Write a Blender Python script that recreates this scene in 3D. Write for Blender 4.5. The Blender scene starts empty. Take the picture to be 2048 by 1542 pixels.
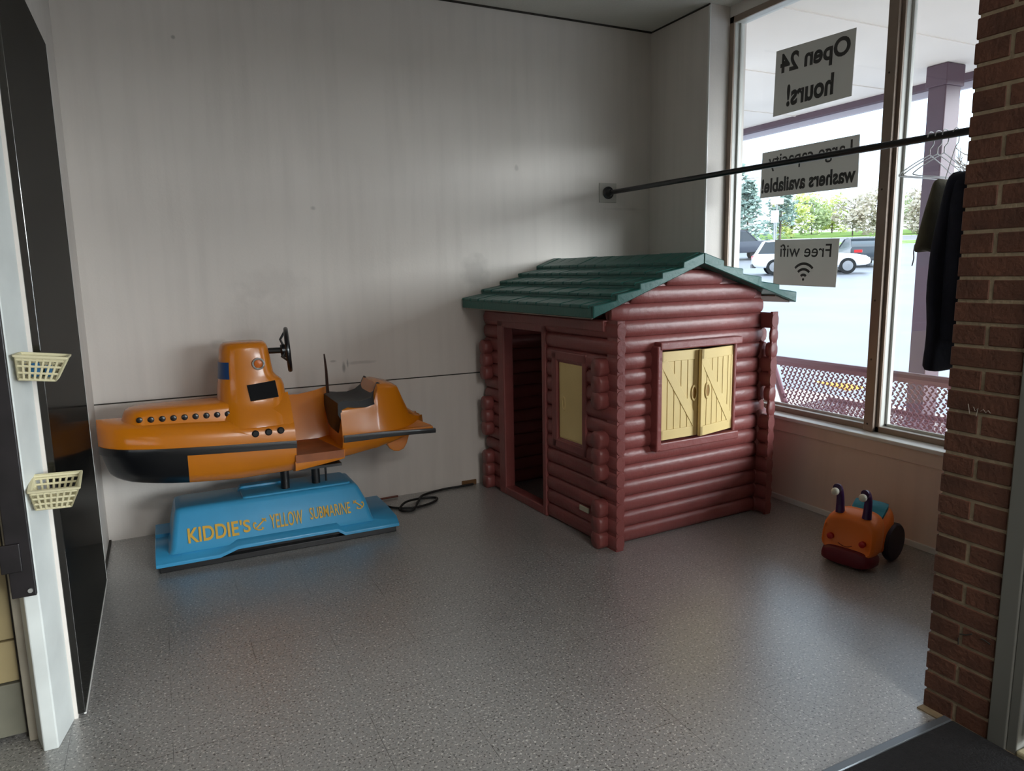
import bpy, math, random
from mathutils import Vector, Matrix, noise
random.seed(7)
PI = math.pi
scene = bpy.context.scene
COL = scene.collection

# ---------------------------------------------------------------- camera
cam_d = bpy.data.cameras.new('camera')
cam_d.sensor_fit = 'HORIZONTAL'; cam_d.sensor_width = 36.0
cam_d.lens = 1427.9 / 2048 * 36.0
cam_d.clip_start = 0.05; cam_d.clip_end = 500
cam = bpy.data.objects.new('camera', cam_d); COL.objects.link(cam)
P_, R_, Y_ = .15949, -.018057, .455767
cy, sy, cp, sp = math.cos(Y_), math.sin(Y_), math.cos(P_), math.sin(P_)
Fw = Vector((sy*cp, cy*cp, -sp)); Rt = Vector((cy, -sy, 0)); Up = Rt.cross(Fw)
cr, sr = math.cos(R_), math.sin(R_)
X_ = cr*Rt + sr*Up; U_ = -sr*Rt + cr*Up
m = Matrix((X_, U_, -Fw)).transposed().to_4x4(); m.translation = (0, 0, 1.5)
cam.matrix_world = m
scene.camera = cam

# ---------------------------------------------------------------- exposure, world
vs = scene.view_settings
scene.display_settings.display_device = 'sRGB'
vs.view_transform = 'Standard'; vs.look = 'None'; vs.gamma = 1.0; vs.use_curve_mapping = False
vs.exposure = 0.14
scene.cycles.max_bounces = 10; scene.cycles.diffuse_bounces = 6
scene.cycles.glossy_bounces = 4; scene.cycles.transparent_max_bounces = 16
scene.cycles.sample_clamp_indirect = 6.0
scene.cycles.use_denoising = True

world = bpy.data.worlds.new('sky'); scene.world = world; world.use_nodes = True
wn = world.node_tree; wn.nodes.clear()
wo = wn.nodes.new('ShaderNodeOutputWorld'); wb = wn.nodes.new('ShaderNodeBackground')
tc = wn.nodes.new('ShaderNodeTexCoord'); mp = wn.nodes.new('ShaderNodeMapping')
mp.inputs['Scale'].default_value = (1.5, 1.5, 4)
nz = wn.nodes.new('ShaderNodeTexNoise'); nz.inputs['Scale'].default_value = 1.6; nz.inputs['Detail'].default_value = 5
rp = wn.nodes.new('ShaderNodeValToRGB')
rp.color_ramp.elements[0].position = .42; rp.color_ramp.elements[0].color = (.62, .80, 1.0, 1)
rp.color_ramp.elements[1].position = .62; rp.color_ramp.elements[1].color = (.88, .92, 1.0, 1)
wn.links.new(tc.outputs['Generated'], mp.inputs['Vector']); wn.links.new(mp.outputs[0], nz.inputs['Vector'])
wn.links.new(nz.outputs['Fac'], rp.inputs[0]); wn.links.new(rp.outputs[0], wb.inputs['Color'])
wb.inputs['Strength'].default_value = 2.6
wn.links.new(wb.outputs[0], wo.inputs['Surface'])
LAMP_W = 46.0      # each ceiling fixture of the laundromat behind the camera

sd_ = bpy.data.lights.new('hazy_sun', 'SUN'); sd_.energy = 9.5; sd_.angle = math.radians(38); sd_.color = (.93, .97, 1.0)
sun = bpy.data.objects.new('hazy_sun', sd_); COL.objects.link(sun); sun.location = (12, -10, 6)
se_, sa_ = math.radians(4.5), math.radians(-54)          # elevation, azimuth from +x
sun.rotation_euler = Vector((math.cos(se_)*math.cos(sa_), math.cos(se_)*math.sin(sa_), math.sin(se_))).to_track_quat('Z', 'Y').to_euler()

# ---------------------------------------------------------------- helpers
def lin(c):
    return tuple(((v/255)/12.92 if v/255 <= .04045 else ((v/255+.055)/1.055)**2.4) for v in c)

def mat(name, rgb, rough=.6, metal=0, noise_amt=0, noise_scale=8, bump=0, bump_scale=40, coat=0, spec=.5,
        speck=None, stretch=None, transl=0):
    m = bpy.data.materials.new(name); m.use_nodes = True
    nt = m.node_tree; b = nt.nodes['Principled BSDF']
    c = lin(rgb)
    b.inputs['Base Color'].default_value = (*c, 1); b.inputs['Roughness'].default_value = rough
    b.inputs['Metallic'].default_value = metal; b.inputs['Coat Weight'].default_value = coat
    b.inputs['Coat Roughness'].default_value = .08
    b.inputs['Specular IOR Level'].default_value = spec
    vec = None
    if noise_amt or bump:
        t = nt.nodes.new('ShaderNodeTexCoord'); mpp = nt.nodes.new('ShaderNodeMapping')
        if stretch: mpp.inputs['Scale'].default_value = stretch
        nt.links.new(t.outputs['Object'], mpp.inputs['Vector']); vec = mpp.outputs[0]
    if noise_amt:
        n = nt.nodes.new('ShaderNodeTexNoise'); n.inputs['Scale'].default_value = noise_scale; n.inputs['Detail'].default_value = 6
        nt.links.new(vec, n.inputs['Vector'])
        r = nt.nodes.new('ShaderNodeMapRange')
        r.inputs['From Min'].default_value = .3; r.inputs['From Max'].default_value = .7
        r.inputs['To Min'].default_value = 1-noise_amt; r.inputs['To Max'].default_value = 1+noise_amt*.6
        nt.links.new(n.outputs['Fac'], r.inputs['Value'])
        mx = nt.nodes.new('ShaderNodeVectorMath'); mx.operation = 'SCALE'
        mx.inputs[0].default_value = c; nt.links.new(r.outputs[0], mx.inputs['Scale'])
        nt.links.new(mx.outputs[0], b.inputs['Base Color'])
    if bump:
        n2 = nt.nodes.new('ShaderNodeTexNoise'); n2.inputs['Scale'].default_value = bump_scale; n2.inputs['Detail'].default_value = 4
        nt.links.new(vec, n2.inputs['Vector'])
        bp = nt.nodes.new('ShaderNodeBump'); bp.inputs['Strength'].default_value = bump; bp.inputs['Distance'].default_value = .01
        nt.links.new(n2.outputs['Fac'], bp.inputs['Height']); nt.links.new(bp.outputs[0], b.inputs['Normal'])
    return m

def glass_mat(name, tint=(1, 1, 1), refl=1.45):
    m = bpy.data.materials.new(name); m.use_nodes = True
    nt = m.node_tree; nt.nodes.clear()
    o = nt.nodes.new('ShaderNodeOutputMaterial'); mx = nt.nodes.new('ShaderNodeMixShader')
    tr = nt.nodes.new('ShaderNodeBsdfTransparent'); gl = nt.nodes.new('ShaderNodeBsdfGlossy'); ge = nt.nodes.new('ShaderNodeNewGeometry')
    dp = nt.nodes.new('ShaderNodeVectorMath'); dp.operation = 'DOT_PRODUCT'
    nt.links.new(ge.outputs['Incoming'], dp.inputs[0]); nt.links.new(ge.outputs['Normal'], dp.inputs[1])
    def mth(op, a, b=None):
        n = nt.nodes.new('ShaderNodeMath'); n.operation = op
        if hasattr(a, 'links'): nt.links.new(a, n.inputs[0])
        else: n.inputs[0].default_value = a
        if b is not None:
            if hasattr(b, 'links'): nt.links.new(b, n.inputs[1])
            else: n.inputs[1].default_value = b
        return n.outputs[0]
    fr = mth('MULTIPLY_ADD', mth('POWER', mth('SUBTRACT', 1.0, mth('ABSOLUTE', dp.outputs['Value'])), 5.0), .9)
    fr.node.inputs[2].default_value = .03
    gl.inputs['Roughness'].default_value = .01
    tr.inputs['Color'].default_value = (*tint, 1)
    nt.links.new(fr, mx.inputs[0]); nt.links.new(tr.outputs[0], mx.inputs[1]); nt.links.new(gl.outputs[0], mx.inputs[2])
    nt.links.new(mx.outputs[0], o.inputs['Surface'])
    return m

def nd(nt, typ, **kw):
    n = nt.nodes.new(typ)
    for k, v in kw.items():
        if k in n.inputs: n.inputs[k].default_value = v
        else: setattr(n, k, v)
    return n

class MB:
    def __init__(s): s.v = []; s.f = []; s.m = []; s.mats = []; s.cur = 0
    def use(s, m):
        if m not in s.mats: s.mats.append(m)
        s.cur = s.mats.index(m); return s
    def add(s, vs_, fs, M=None):
        o = len(s.v)
        s.v += [tuple(M @ Vector(p)) if M else tuple(p) for p in vs_]
        s.f += [tuple(i+o for i in f) for f in fs]; s.m += [s.cur]*len(fs)
    def box(s, a, b, M=None):
        (x0, y0, z0), (x1, y1, z1) = a, b
        v = [(x0,y0,z0),(x1,y0,z0),(x1,y1,z0),(x0,y1,z0),(x0,y0,z1),(x1,y0,z1),(x1,y1,z1),(x0,y1,z1)]
        s.add(v, [(0,3,2,1),(4,5,6,7),(0,1,5,4),(1,2,6,5),(2,3,7,6),(3,0,4,7)], M)
        return s
    def loft(s, rings, close=True, caps=True, M=None):
        n = len(rings[0]); v = [p for r in rings for p in r]; f = []
        for i in range(len(rings)-1):
            for j in range(n if close else n-1):
                k = (j+1) % n
                f.append((i*n+j, i*n+k, (i+1)*n+k, (i+1)*n+j))
        if caps:
            f.append(tuple(range(n))[::-1]); f.append(tuple((len(rings)-1)*n+j for j in range(n)))
        s.add(v, f, M); return s
    def tube(s, pts, r, n=10, M=None, caps=True, flat=1.0):
        pts = [Vector(p) for p in pts]; rings = []
        up = None
        for i, p in enumerate(pts):
            d = (pts[min(i+1, len(pts)-1)] - pts[max(i-1, 0)]).normalized()
            if up is None:
                up = Vector((0, 0, 1)) if abs(d.z) < .9 else Vector((0, 1, 0))
            a = d.cross(up).normalized(); b = a.cross(d).normalized(); up = b
            rr = r[i] if isinstance(r, (list, tuple)) else r
            rings.append([tuple(p + a*(rr*math.cos(2*PI*k/n)) + b*(rr*flat*math.sin(2*PI*k/n))) for k in range(n)])
        s.loft(rings, True, caps, M); return s
    def prism(s, poly, fn0, fn1, M=None):     # poly of 2D points, mapped by two functions to 3D
        s.loft([[fn0(p) for p in poly], [fn1(p) for p in poly]], True, True, M); return s
    def lathe(s, prof, c=(0,0,0), n=24, axis='z', M=None):
        rings = []
        for (r, h) in prof:
            ring = []
            for k in range(n):
                a = 2*PI*k/n; q = (r*math.cos(a), r*math.sin(a))
                if axis == 'z': ring.append((c[0]+q[0], c[1]+q[1], c[2]+h))
                elif axis == 'x': ring.append((c[0]+h, c[1]+q[0], c[2]+q[1]))
                else: ring.append((c[0]+q[0], c[1]+h, c[2]+q[1]))
            rings.append(ring)
        s.loft(rings, True, True, M); return s
    def torus(s, c, R, r, axis='x', n=32, k=10, M=None, sx=1, sy=1):
        v = []; f = []
        for i in range(n):
            a = 2*PI*i/n
            for j in range(k):
                b = 2*PI*j/k; q = R + r*math.cos(b); h = r*math.sin(b)
                e = (q*math.cos(a)*sx, q*math.sin(a)*sy)
                if axis == 'x': p = (c[0]+h, c[1]+e[0], c[2]+e[1])
                elif axis == 'y': p = (c[0]+e[0], c[1]+h, c[2]+e[1])
                else: p = (c[0]+e[0], c[1]+e[1], c[2]+h)
                v.append(p)
                f.append((i*k+j, ((i+1) % n)*k+j, ((i+1) % n)*k+(j+1) % k, i*k+(j+1) % k))
        s.add(v, f, M); return s
    def ball(s, c, r, n=14, k=10, M=None):
        rx, ry, rz = r if isinstance(r, (tuple, list)) else (r, r, r)
        rings = []
        for i in range(k+1):
            t = -PI/2 + PI*i/k; q = max(math.cos(t), 1e-3)
            rings.append([(c[0]+rx*q*math.cos(2*PI*j/n), c[1]+ry*q*math.sin(2*PI*j/n), c[2]+rz*math.sin(t)) for j in range(n)])
        s.loft(rings, True, True, M); return s
    def build(s, name, m=None, parent=None, smooth=True, angle=35, bevel=0, subsurf=0, segs=2):
        me = bpy.data.meshes.new(name); me.from_pydata(s.v, [], s.f)
        ms = s.mats if s.mats else [m]
        for x in ms: me.materials.append(x)
        if s.mats: me.polygons.foreach_set('material_index', s.m)
        me.validate()
        import bmesh
        bm = bmesh.new(); bm.from_mesh(me); bmesh.ops.recalc_face_normals(bm, faces=bm.faces[:]); bm.to_mesh(me); bm.free()
        if smooth:
            me.shade_smooth() if hasattr(me, 'shade_smooth') else None
            me.set_sharp_from_angle(angle=math.radians(angle))
        o = bpy.data.objects.new(name, me); COL.objects.link(o)
        if parent: o.parent = parent
        if bevel:
            b = o.modifiers.new('bevel', 'BEVEL'); b.width = bevel; b.segments = segs; b.limit_method = 'ANGLE'; b.angle_limit = math.radians(40)
            b.harden_normals = False
        if subsurf:
            b = o.modifiers.new('sub', 'SUBSURF'); b.levels = subsurf; b.render_levels = subsurf
        return o

def tag(o, label=None, cat=None, group=None, kind=None):
    if label: o['label'] = label
    if cat: o['category'] = cat
    if group: o['group'] = group
    if kind: o['kind'] = kind
    return o
def empty(name, loc=(0, 0, 0), rz=0, label=None, cat=None, group=None):
    o = bpy.data.objects.new(name, None); COL.objects.link(o); o.location = loc; o.rotation_euler = (0, 0, rz)
    o.empty_display_size = .1
    return tag(o, label, cat, group)
def struct(o, label=None, cat=None): return tag(o, label, cat, kind='structure')
def boxobj(name, a, b, m, parent=None, bevel=0): return MB().box(a, b).build(name, m, parent, smooth=False, bevel=bevel)

def text_mesh(txt, offset=0.0):
    c = bpy.data.curves.new('lettering', 'FONT'); c.body = txt; c.size = 1; c.offset = offset; c.resolution_u = 4
    o = bpy.data.objects.new('lettering', c); COL.objects.link(o)
    dg = bpy.context.evaluated_depsgraph_get(); dg.update()
    me = bpy.data.meshes.new_from_object(o.evaluated_get(dg))
    vs_ = [v.co.copy() for v in me.vertices]; fs = [tuple(p.vertices) for p in me.polygons]
    bpy.data.objects.remove(o)
    x0 = min(v.x for v in vs_); x1 = max(v.x for v in vs_); y0 = min(v.y for v in vs_); y1 = max(v.y for v in vs_)
    return [((v.x-x0)/(x1-x0), (v.y-y0)/(y1-y0)) for v in vs_], fs
def add_text(mb, txt, fn, offset=0.0):       # fn maps unit (u,v) to 3D
    vs_, fs = text_mesh(txt, offset); mb.add([fn(u, v) for u, v in vs_], fs)

# ---------------------------------------------------------------- materials
def wall_material(name, rgb, marks=()):
    m = mat(name, rgb, rough=.55, spec=.35)
    nt = m.node_tree; b = nt.nodes['Principled BSDF']; L = nt.links
    t = nd(nt, 'ShaderNodeTexCoord')
    n1 = nd(nt, 'ShaderNodeTexNoise', Scale=1.1, Detail=4.0); L.new(t.outputs['Object'], n1.inputs['Vector'])
    mp1 = nd(nt, 'ShaderNodeMapping'); mp1.inputs['Scale'].default_value = (7, 7, .5); L.new(t.outputs['Object'], mp1.inputs['Vector'])
    n2 = nd(nt, 'ShaderNodeTexNoise', Scale=2.0, Detail=5.0); L.new(mp1.outputs[0], n2.inputs['Vector'])
    r1 = nd(nt, 'ShaderNodeMapRange'); r1.inputs['From Min'].default_value = .35; r1.inputs['From Max'].default_value = .7
    r1.inputs['To Min'].default_value = 1.0; r1.inputs['To Max'].default_value = .93; L.new(n1.outputs['Fac'], r1.inputs['Value'])
    r2 = nd(nt, 'ShaderNodeMapRange'); r2.inputs['From Min'].default_value = .45; r2.inputs['From Max'].default_value = .75
    r2.inputs['To Min'].default_value = 1.0; r2.inputs['To Max'].default_value = .93; L.new(n2.outputs['Fac'], r2.inputs['Value'])
    mu = nd(nt, 'ShaderNodeMath', operation='MULTIPLY'); L.new(r1.outputs[0], mu.inputs[0]); L.new(r2.outputs[0], mu.inputs[1])
    val = mu.outputs[0]
    n3 = nd(nt, 'ShaderNodeTexNoise', Scale=14.0, Detail=3.0); L.new(t.outputs['Object'], n3.inputs['Vector'])
    for (c, rad, amt) in marks:               # scuffs, stains and a drawn shadow line, each in its own place
        mpp = nd(nt, 'ShaderNodeMapping'); mpp.vector_type = 'POINT'
        mpp.inputs['Location'].default_value = tuple(-c[i]/rad[i] for i in range(3)); mpp.inputs['Scale'].default_value = tuple(1/r for r in rad)
        L.new(t.outputs['Object'], mpp.inputs['Vector'])
        ln = nd(nt, 'ShaderNodeVectorMath', operation='LENGTH'); L.new(mpp.outputs[0], ln.inputs[0])
        ad = nd(nt, 'ShaderNodeMath', operation='ADD'); L.new(ln.outputs['Value'], ad.inputs[0])
        sc = nd(nt, 'ShaderNodeMath', operation='MULTIPLY_ADD'); sc.inputs[1].default_value = 1.2; sc.inputs[2].default_value = -.6
        L.new(n3.outputs['Fac'], sc.inputs[0]); L.new(sc.outputs[0], ad.inputs[1])
        r = nd(nt, 'ShaderNodeMapRange'); r.inputs['From Min'].default_value = .5; r.inputs['From Max'].default_value = 1.15
        r.inputs['To Min'].default_value = amt; r.inputs['To Max'].default_value = 1.0; L.new(ad.outputs[0], r.inputs['Value'])
        m2 = nd(nt, 'ShaderNodeMath', operation='MULTIPLY'); L.new(val, m2.inputs[0]); L.new(r.outputs[0], m2.inputs[1]); val = m2.outputs[0]
    v = nd(nt, 'ShaderNodeVectorMath', operation='SCALE'); v.inputs[0].default_value = lin(rgb); L.new(val, v.inputs['Scale'])
    L.new(v.outputs[0], b.inputs['Base Color'])
    nb = nd(nt, 'ShaderNodeTexNoise', Scale=90.0, Detail=3.0); L.new(t.outputs['Object'], nb.inputs['Vector'])
    bp = nd(nt, 'ShaderNodeBump'); bp.inputs['Strength'].default_value = .12; bp.inputs['Distance'].default_value = .004
    L.new(nb.outputs['Fac'], bp.inputs['Height']); L.new(bp.outputs[0], b.inputs['Normal'])
    return m

WHITE = (218, 211, 204)
M_backwall = wall_material('painted_wall', WHITE, [
    ((1.97, 4.56, 1.49), (.10, .3, .12), .80), ((.63, 4.56, 1.45), (.22, .3, .10), .93), ((.50, 4.56, 1.2), (.18, .3, .22), .93),
    ((.20, 4.56, 2.80), (.012, .3, .012), .6), ((1.035, 4.56, .91), (.012, .3, .035), .55), ((1.06, 4.56, .93), (.006, .3, .03), .6),
    ((1.15, 4.56, .93), (.10, .3, .012), .8), ((.97, 4.56, .95), (.02, .3, .008), .7), ((3.2, 4.56, 1.94), (.2, .3, .012), .9),  # the last mark of this row is a shelf shadow put into the wall colour
    ((.9, 4.56, 1.9), (.02, .3, .015), .75), ((.3, 4.56, 1.1), (.05, .3, .03), .85), ((2.3, 4.56, 2.2), (.015, .3, .02), .8)])
M_wall = wall_material('painted_wall_plain', WHITE)
M_lowwall = wall_material('painted_lower_wall', (232, 210, 196))
M_ceil = mat('ceiling_paint', (205, 203, 196), .8, noise_amt=.05, noise_scale=3, bump=.2, bump_scale=60)
M_trimwhite = mat('trim_paint', (228, 228, 224), .3, noise_amt=.06, noise_scale=6)
M_darkline = mat('dark_gap', (52, 48, 42), .8)
M_alu = mat('aluminium_frame', (176, 176, 172), .35, metal=.55, noise_amt=.05)
M_alubrown = mat('shaded_brown_frame', (150, 132, 118), .45, metal=.2, noise_amt=.12, noise_scale=10)  # room-facing frame faces: brown, with their shade put into the colour
M_litreveal = mat('lit_frame_side', (206, 206, 200), .4)  # frame sides: window light put into a paler colour
M_glass = glass_mat('window_glass', (.97, .985, .98))
M_black = mat('black_metal', (16, 17, 20), .35, noise_amt=.1)

def floor_material():
    m = mat('vinyl_tile_floor', (118, 116, 113), rough=.3, spec=.8, coat=.9)
    m.node_tree.nodes['Principled BSDF'].inputs['Coat Roughness'].default_value = .35
    m.node_tree.nodes['Principled BSDF'].inputs['Coat IOR'].default_value = 1.78
    nt = m.node_tree; b = nt.nodes['Principled BSDF']; L = nt.links
    t = nd(nt, 'ShaderNodeTexCoord')
    # fine light and dark flecks
    def flecks(scale, lo, hi, seed):
        mpp = nd(nt, 'ShaderNodeMapping'); mpp.inputs['Location'].default_value = (seed, seed, 0); L.new(t.outputs['Object'], mpp.inputs['Vector'])
        n = nd(nt, 'ShaderNodeTexNoise', Scale=scale, Detail=2.0); L.new(mpp.outputs[0], n.inputs['Vector'])
        r = nd(nt, 'ShaderNodeMapRange'); r.inputs['From Min'].default_value = lo; r.inputs['From Max'].default_value = hi; L.new(n.outputs['Fac'], r.inputs['Value'])
        return r.outputs[0]
    f1 = flecks(120, .56, .68, 3); f2 = flecks(105, .58, .70, 17)
    big = nd(nt, 'ShaderNodeTexNoise', Scale=1.3, Detail=5.0); L.new(t.outputs['Object'], big.inputs['Vector'])
    mx0 = nd(nt, 'ShaderNodeMix', data_type='RGBA'); L.new(big.outputs['Fac'], mx0.inputs['Factor'])
    mx0.inputs['A'].default_value = (*lin((128, 126, 122)), 1); mx0.inputs['B'].default_value = (*lin((152, 151, 149)), 1)
    mx1 = nd(nt, 'ShaderNodeMix', data_type='RGBA'); L.new(f1, mx1.inputs['Factor']); L.new(mx0.outputs['Result'], mx1.inputs['A'])
    mx1.inputs['B'].default_value = (*lin((48, 46, 44)), 1)
    mx2 = nd(nt, 'ShaderNodeMix', data_type='RGBA'); L.new(f2, mx2.inputs['Factor']); L.new(mx1.outputs['Result'], mx2.inputs['A'])
    mx2.inputs['B'].default_value = (*lin((204, 202, 196)), 1)
    # joints between the 30 cm tiles, broken up so only pieces show
    br = nd(nt, 'ShaderNodeTexBrick'); br.offset = 0.0
    br.inputs['Scale'].default_value = 1.0; br.inputs['Brick Width'].default_value = .3048; br.inputs['Row Height'].default_value = .3048
    br.inputs['Mortar Size'].default_value = .0014; br.inputs['Mortar Smooth'].default_value = .35
    mpb = nd(nt, 'ShaderNodeMapping'); mpb.inputs['Location'].default_value = (.08, .10, 0); L.new(t.outputs['Object'], mpb.inputs['Vector'])
    L.new(mpb.outputs[0], br.inputs['Vector'])
    nn = nd(nt, 'ShaderNodeTexNoise', Scale=4.0, Detail=2.0); L.new(t.outputs['Object'], nn.inputs['Vector'])
    rr = nd(nt, 'ShaderNodeMapRange'); rr.inputs['From Min'].default_value = .42; rr.inputs['From Max'].default_value = .62; rr.inputs['To Max'].default_value = .85
    L.new(nn.outputs['Fac'], rr.inputs['Value'])
    mm = nd(nt, 'ShaderNodeMath', operation='MULTIPLY'); L.new(br.outputs['Fac'], mm.inputs[0]); L.new(rr.outputs[0], mm.inputs[1])
    mx3 = nd(nt, 'ShaderNodeMix', data_type='RGBA'); L.new(mm.outputs[0], mx3.inputs['Factor']); L.new(mx2.outputs['Result'], mx3.inputs['A'])
    mx3.inputs['B'].default_value = (*lin((50, 47, 44)), 1)
    L.new(mx3.outputs['Result'], b.inputs['Base Color'])
    r3 = nd(nt, 'ShaderNodeMapRange'); r3.inputs['To Min'].default_value = .26; r3.inputs['To Max'].default_value = .46; L.new(big.outputs['Fac'], r3.inputs['Value'])
    L.new(r3.outputs[0], b.inputs['Roughness'])
    nb = nd(nt, 'ShaderNodeTexNoise', Scale=60.0, Detail=3.0); L.new(t.outputs['Object'], nb.inputs['Vector'])
    bp = nd(nt, 'ShaderNodeBump'); bp.inputs['Strength'].default_value = .15; bp.inputs['Distance'].default_value = .003
    L.new(nb.outputs['Fac'], bp.inputs['Height']); L.new(bp.outputs[0], b.inputs['Normal'])
    return m
M_floor = floor_material()

# ---------------------------------------------------------------- room shell
H = 3.215
struct(boxobj('floor', (-6.1, -6.1, -.12), (3.7, 4.7, 0), M_floor))
struct(boxobj('ceiling', (-6.1, -6.1, H), (3.75, 4.7, H+.12), M_ceil))
struct(boxobj('wall_back', (-.55, 4.56, 0), (3.75, 4.70, H), M_backwall))
struct(boxobj('wall_left', (-.55, 2.695, 0), (-.37, 4.56, H), M_wall))
struct(boxobj('wall_left_return', (-6.1, 2.72, 0), (-.55, 2.86, H), M_wall))
struct(boxobj('wall_right_corner', (3.43, 3.925, 0), (3.75, 4.56, H), M_wall))
struct(boxobj('wall_right', (3.52, 1.404, 0), (3.70, 3.925, .535), M_lowwall))
struct(boxobj('wall_right_header', (3.60, 1.404, 3.145), (3.75, 3.925, H), M_wall))
struct(boxobj('wall_behind', (-6.1, -6.2, 0), (2.45, -6.1, H), M_wall))
struct(boxobj('wall_far_left', (-6.2, -6.2, 0), (-6.1, 2.86, H), M_wall))
# seam across the back wall, where the lower board stands a little proud
struct(boxobj('trim_1', (-.37, 4.553, 0), (3.43, 4.56, .797), M_backwall))
struct(boxobj('trim_2', (-.37, 4.5515, .797), (3.43, 4.56, .803), M_darkline))
struct(MB().box((-.37, 4.548, H-.010), (3.43, 4.56, H)).box((3.424, 3.925, H-.010), (3.43, 4.56, H)).build('trim_3', M_darkline, smooth=False))
struct(boxobj('trim_4', (3.422, 3.918, 0), (3.432, 3.934, H-.01), M_trimwhite, bevel=.003))
struct(boxobj('baseboard_right', (3.505, 1.404, 0), (3.52, 3.925, .035), M_trimwhite, bevel=.004))
struct(boxobj('baseboard_left', (-.37, 3.94, 0), (-.358, 4.55, .01), M_darkline))
# window board and apron
struct(MB().box((3.485, 1.404, .535), (3.64, 3.925, .557)).build('trim_5', M_trimwhite, smooth=False, bevel=.005))
struct(MB().box((3.508, 1.404, .455), (3.52, 3.925, .535)).build('trim_6', M_lowwall, smooth=False, bevel=.003))

# windows of the right wall: two panes in one run of frame
def window(name, y0, y1, z0, z1, xf=3.60, xb=3.695, fw=.04, open_lo=True):
    w = empty(name, (xf, (y0+y1)/2, z0)); struct(w)
    Mi = Matrix.Translation(-Vector(w.location))
    f = MB().use(M_alubrown)
    for (a, b) in (((xf, y0, z0), (xf+.012, y0+fw, z1)), ((xf, y1-fw, z0), (xf+.012, y1, z1)), ((xf, y0, z1-fw), (xf+.012, y1, z1)), ((xf, y0, z0), (xf+.012, y1, z0+fw*.8))):
        f.box(a, b, Mi)
    f.use(M_litreveal)
    e = .012
    for (a, b) in (((xf+e, y0, z0), (xb, y0+fw, z1)), ((xf+e, y1-fw, z0), (xb, y1, z1)), ((xf+e, y0, z1-fw), (xb, y1, z1)), ((xf+e, y0, z0), (xb, y1, z0+fw*.8))):
        f.box(a, b, Mi)
    # slim glazing beads
    g = .014
    for (a, b) in (((xf+.05, y0+fw, z0+fw*.8), (xf+.065, y0+fw+g, z1-fw)), ((xf+.05, y1-fw-g, z0+fw*.8), (xf+.065, y1-fw, z1-fw)),
                   ((xf+.05, y0+fw, z0+fw*.8), (xf+.065, y1-fw, z0+fw*.8+g))):
        f.box(a, b, Mi)
    f.build('window_frame', None, w, smooth=False, bevel=.002)
    MB().box((xf+.066, y0+fw*.5, z0+.02), (xf+.070, y1-fw*.5, z1-.02), Mi).build('glass', M_glass, w, smooth=False)
    return w
window('window_1', 2.675, 3.925, .557, 3.145)
window('window_2', 1.404, 2.715-.04, .557, 3.145)
# rounded mullion cover where both frames meet
mu = MB().box((3.575, 2.655, .557), (3.60, 2.715, 3.145)); struct(mu.build('trim_7', M_alubrown, smooth=False, bevel=.004))
sc = MB()
for z in (.60, .97, 1.3, 1.9, 2.5): sc.lathe([(.006, 0), (.006, .003), (.002, .004)], (3.575, 2.69, z), 8, 'x', Matrix.Scale(1, 4))
struct(sc.build('trim_8', M_darkline))

# brick pier: each brick modelled, one pattern in one mesh
M_mortar = mat('mortar', (146, 130, 106), .9, noise_amt=.2, noise_scale=30, bump=.4, bump_scale=80)
M_brick = mat('dark_red_brick', (94, 58, 42), .75, noise_amt=.35, noise_scale=9, bump=.5, bump_scale=70)
bk = MB().use(M_mortar); X0 = 2.238; bk.box((X0+.0025, 1.190, 0), (3.70, 1.398, H))
bk.use(M_brick)
c = .0692; n = int(H/c)+1
for i in range(n):
    z0 = i*c + .004; z1 = min(z0 + c - .010, H-.001)
    if z1 - z0 < .01: continue
    def face(y0, y1):
        j = random.uniform(-.0015, .0015)
        bk.box((X0+j, y0, z0), (X0+.1, y1, z1))
    if i % 2: face(1.192, 1.404)
    else: face(1.304, 1.404+random.uniform(-.003, .002)); face(1.192, 1.293)
    x = X0 + (.11 if i % 2 else .21)
    while x < 3.65:                       # long face towards the alcove
        bk.box((x+.005, 1.385, z0), (min(x+.205, 3.69), 1.404, z1)); x += .213
pier = bk.build('wall_brick_pier', None, smooth=False, bevel=.0025, segs=1); struct(pier)
struct(boxobj('trim_11', (2.205, .9, 0), (2.24, 1.402, .005), mat('tan_tile_edge', (128, 110, 84), .7, noise_amt=.3, noise_scale=20)))
# dark pen scratches on the pier
ms = MB()
ms.tube([(2.236, 1.262, .330), (2.236, 1.280, .318), (2.236, 1.300, .312)], .0025, 5)
ms.tube([(2.236, 1.205, .322), (2.236, 1.225, .328), (2.236, 1.235, .327)], .0022, 5)
ms.tube([(2.236, 1.303, .298), (2.236, 1.302, .275)], .002, 5)
ms.build('scratch_mark', M_darkline, pier)
M_chalk = mat('chalk', (150, 140, 130), .9)
ch = MB()
ch.tube([(2.2355, 1.318, 1.058), (2.2355, 1.312, 1.046), (2.2355, 1.304, 1.056), (2.2355, 1.308, 1.030)], .0011, 5)
ch.tube([(2.2355, 1.296, 1.048), (2.2355, 1.288, 1.055), (2.2355, 1.280, 1.046), (2.2355, 1.274, 1.054), (2.2355, 1.266, 1.047)], .0011, 5)
ch.tube([(2.2355, 1.335, 1.065), (2.2355, 1.328, 1.035)], .0012, 5)
ch.build('chalk_mark', M_chalk, pier)

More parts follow.
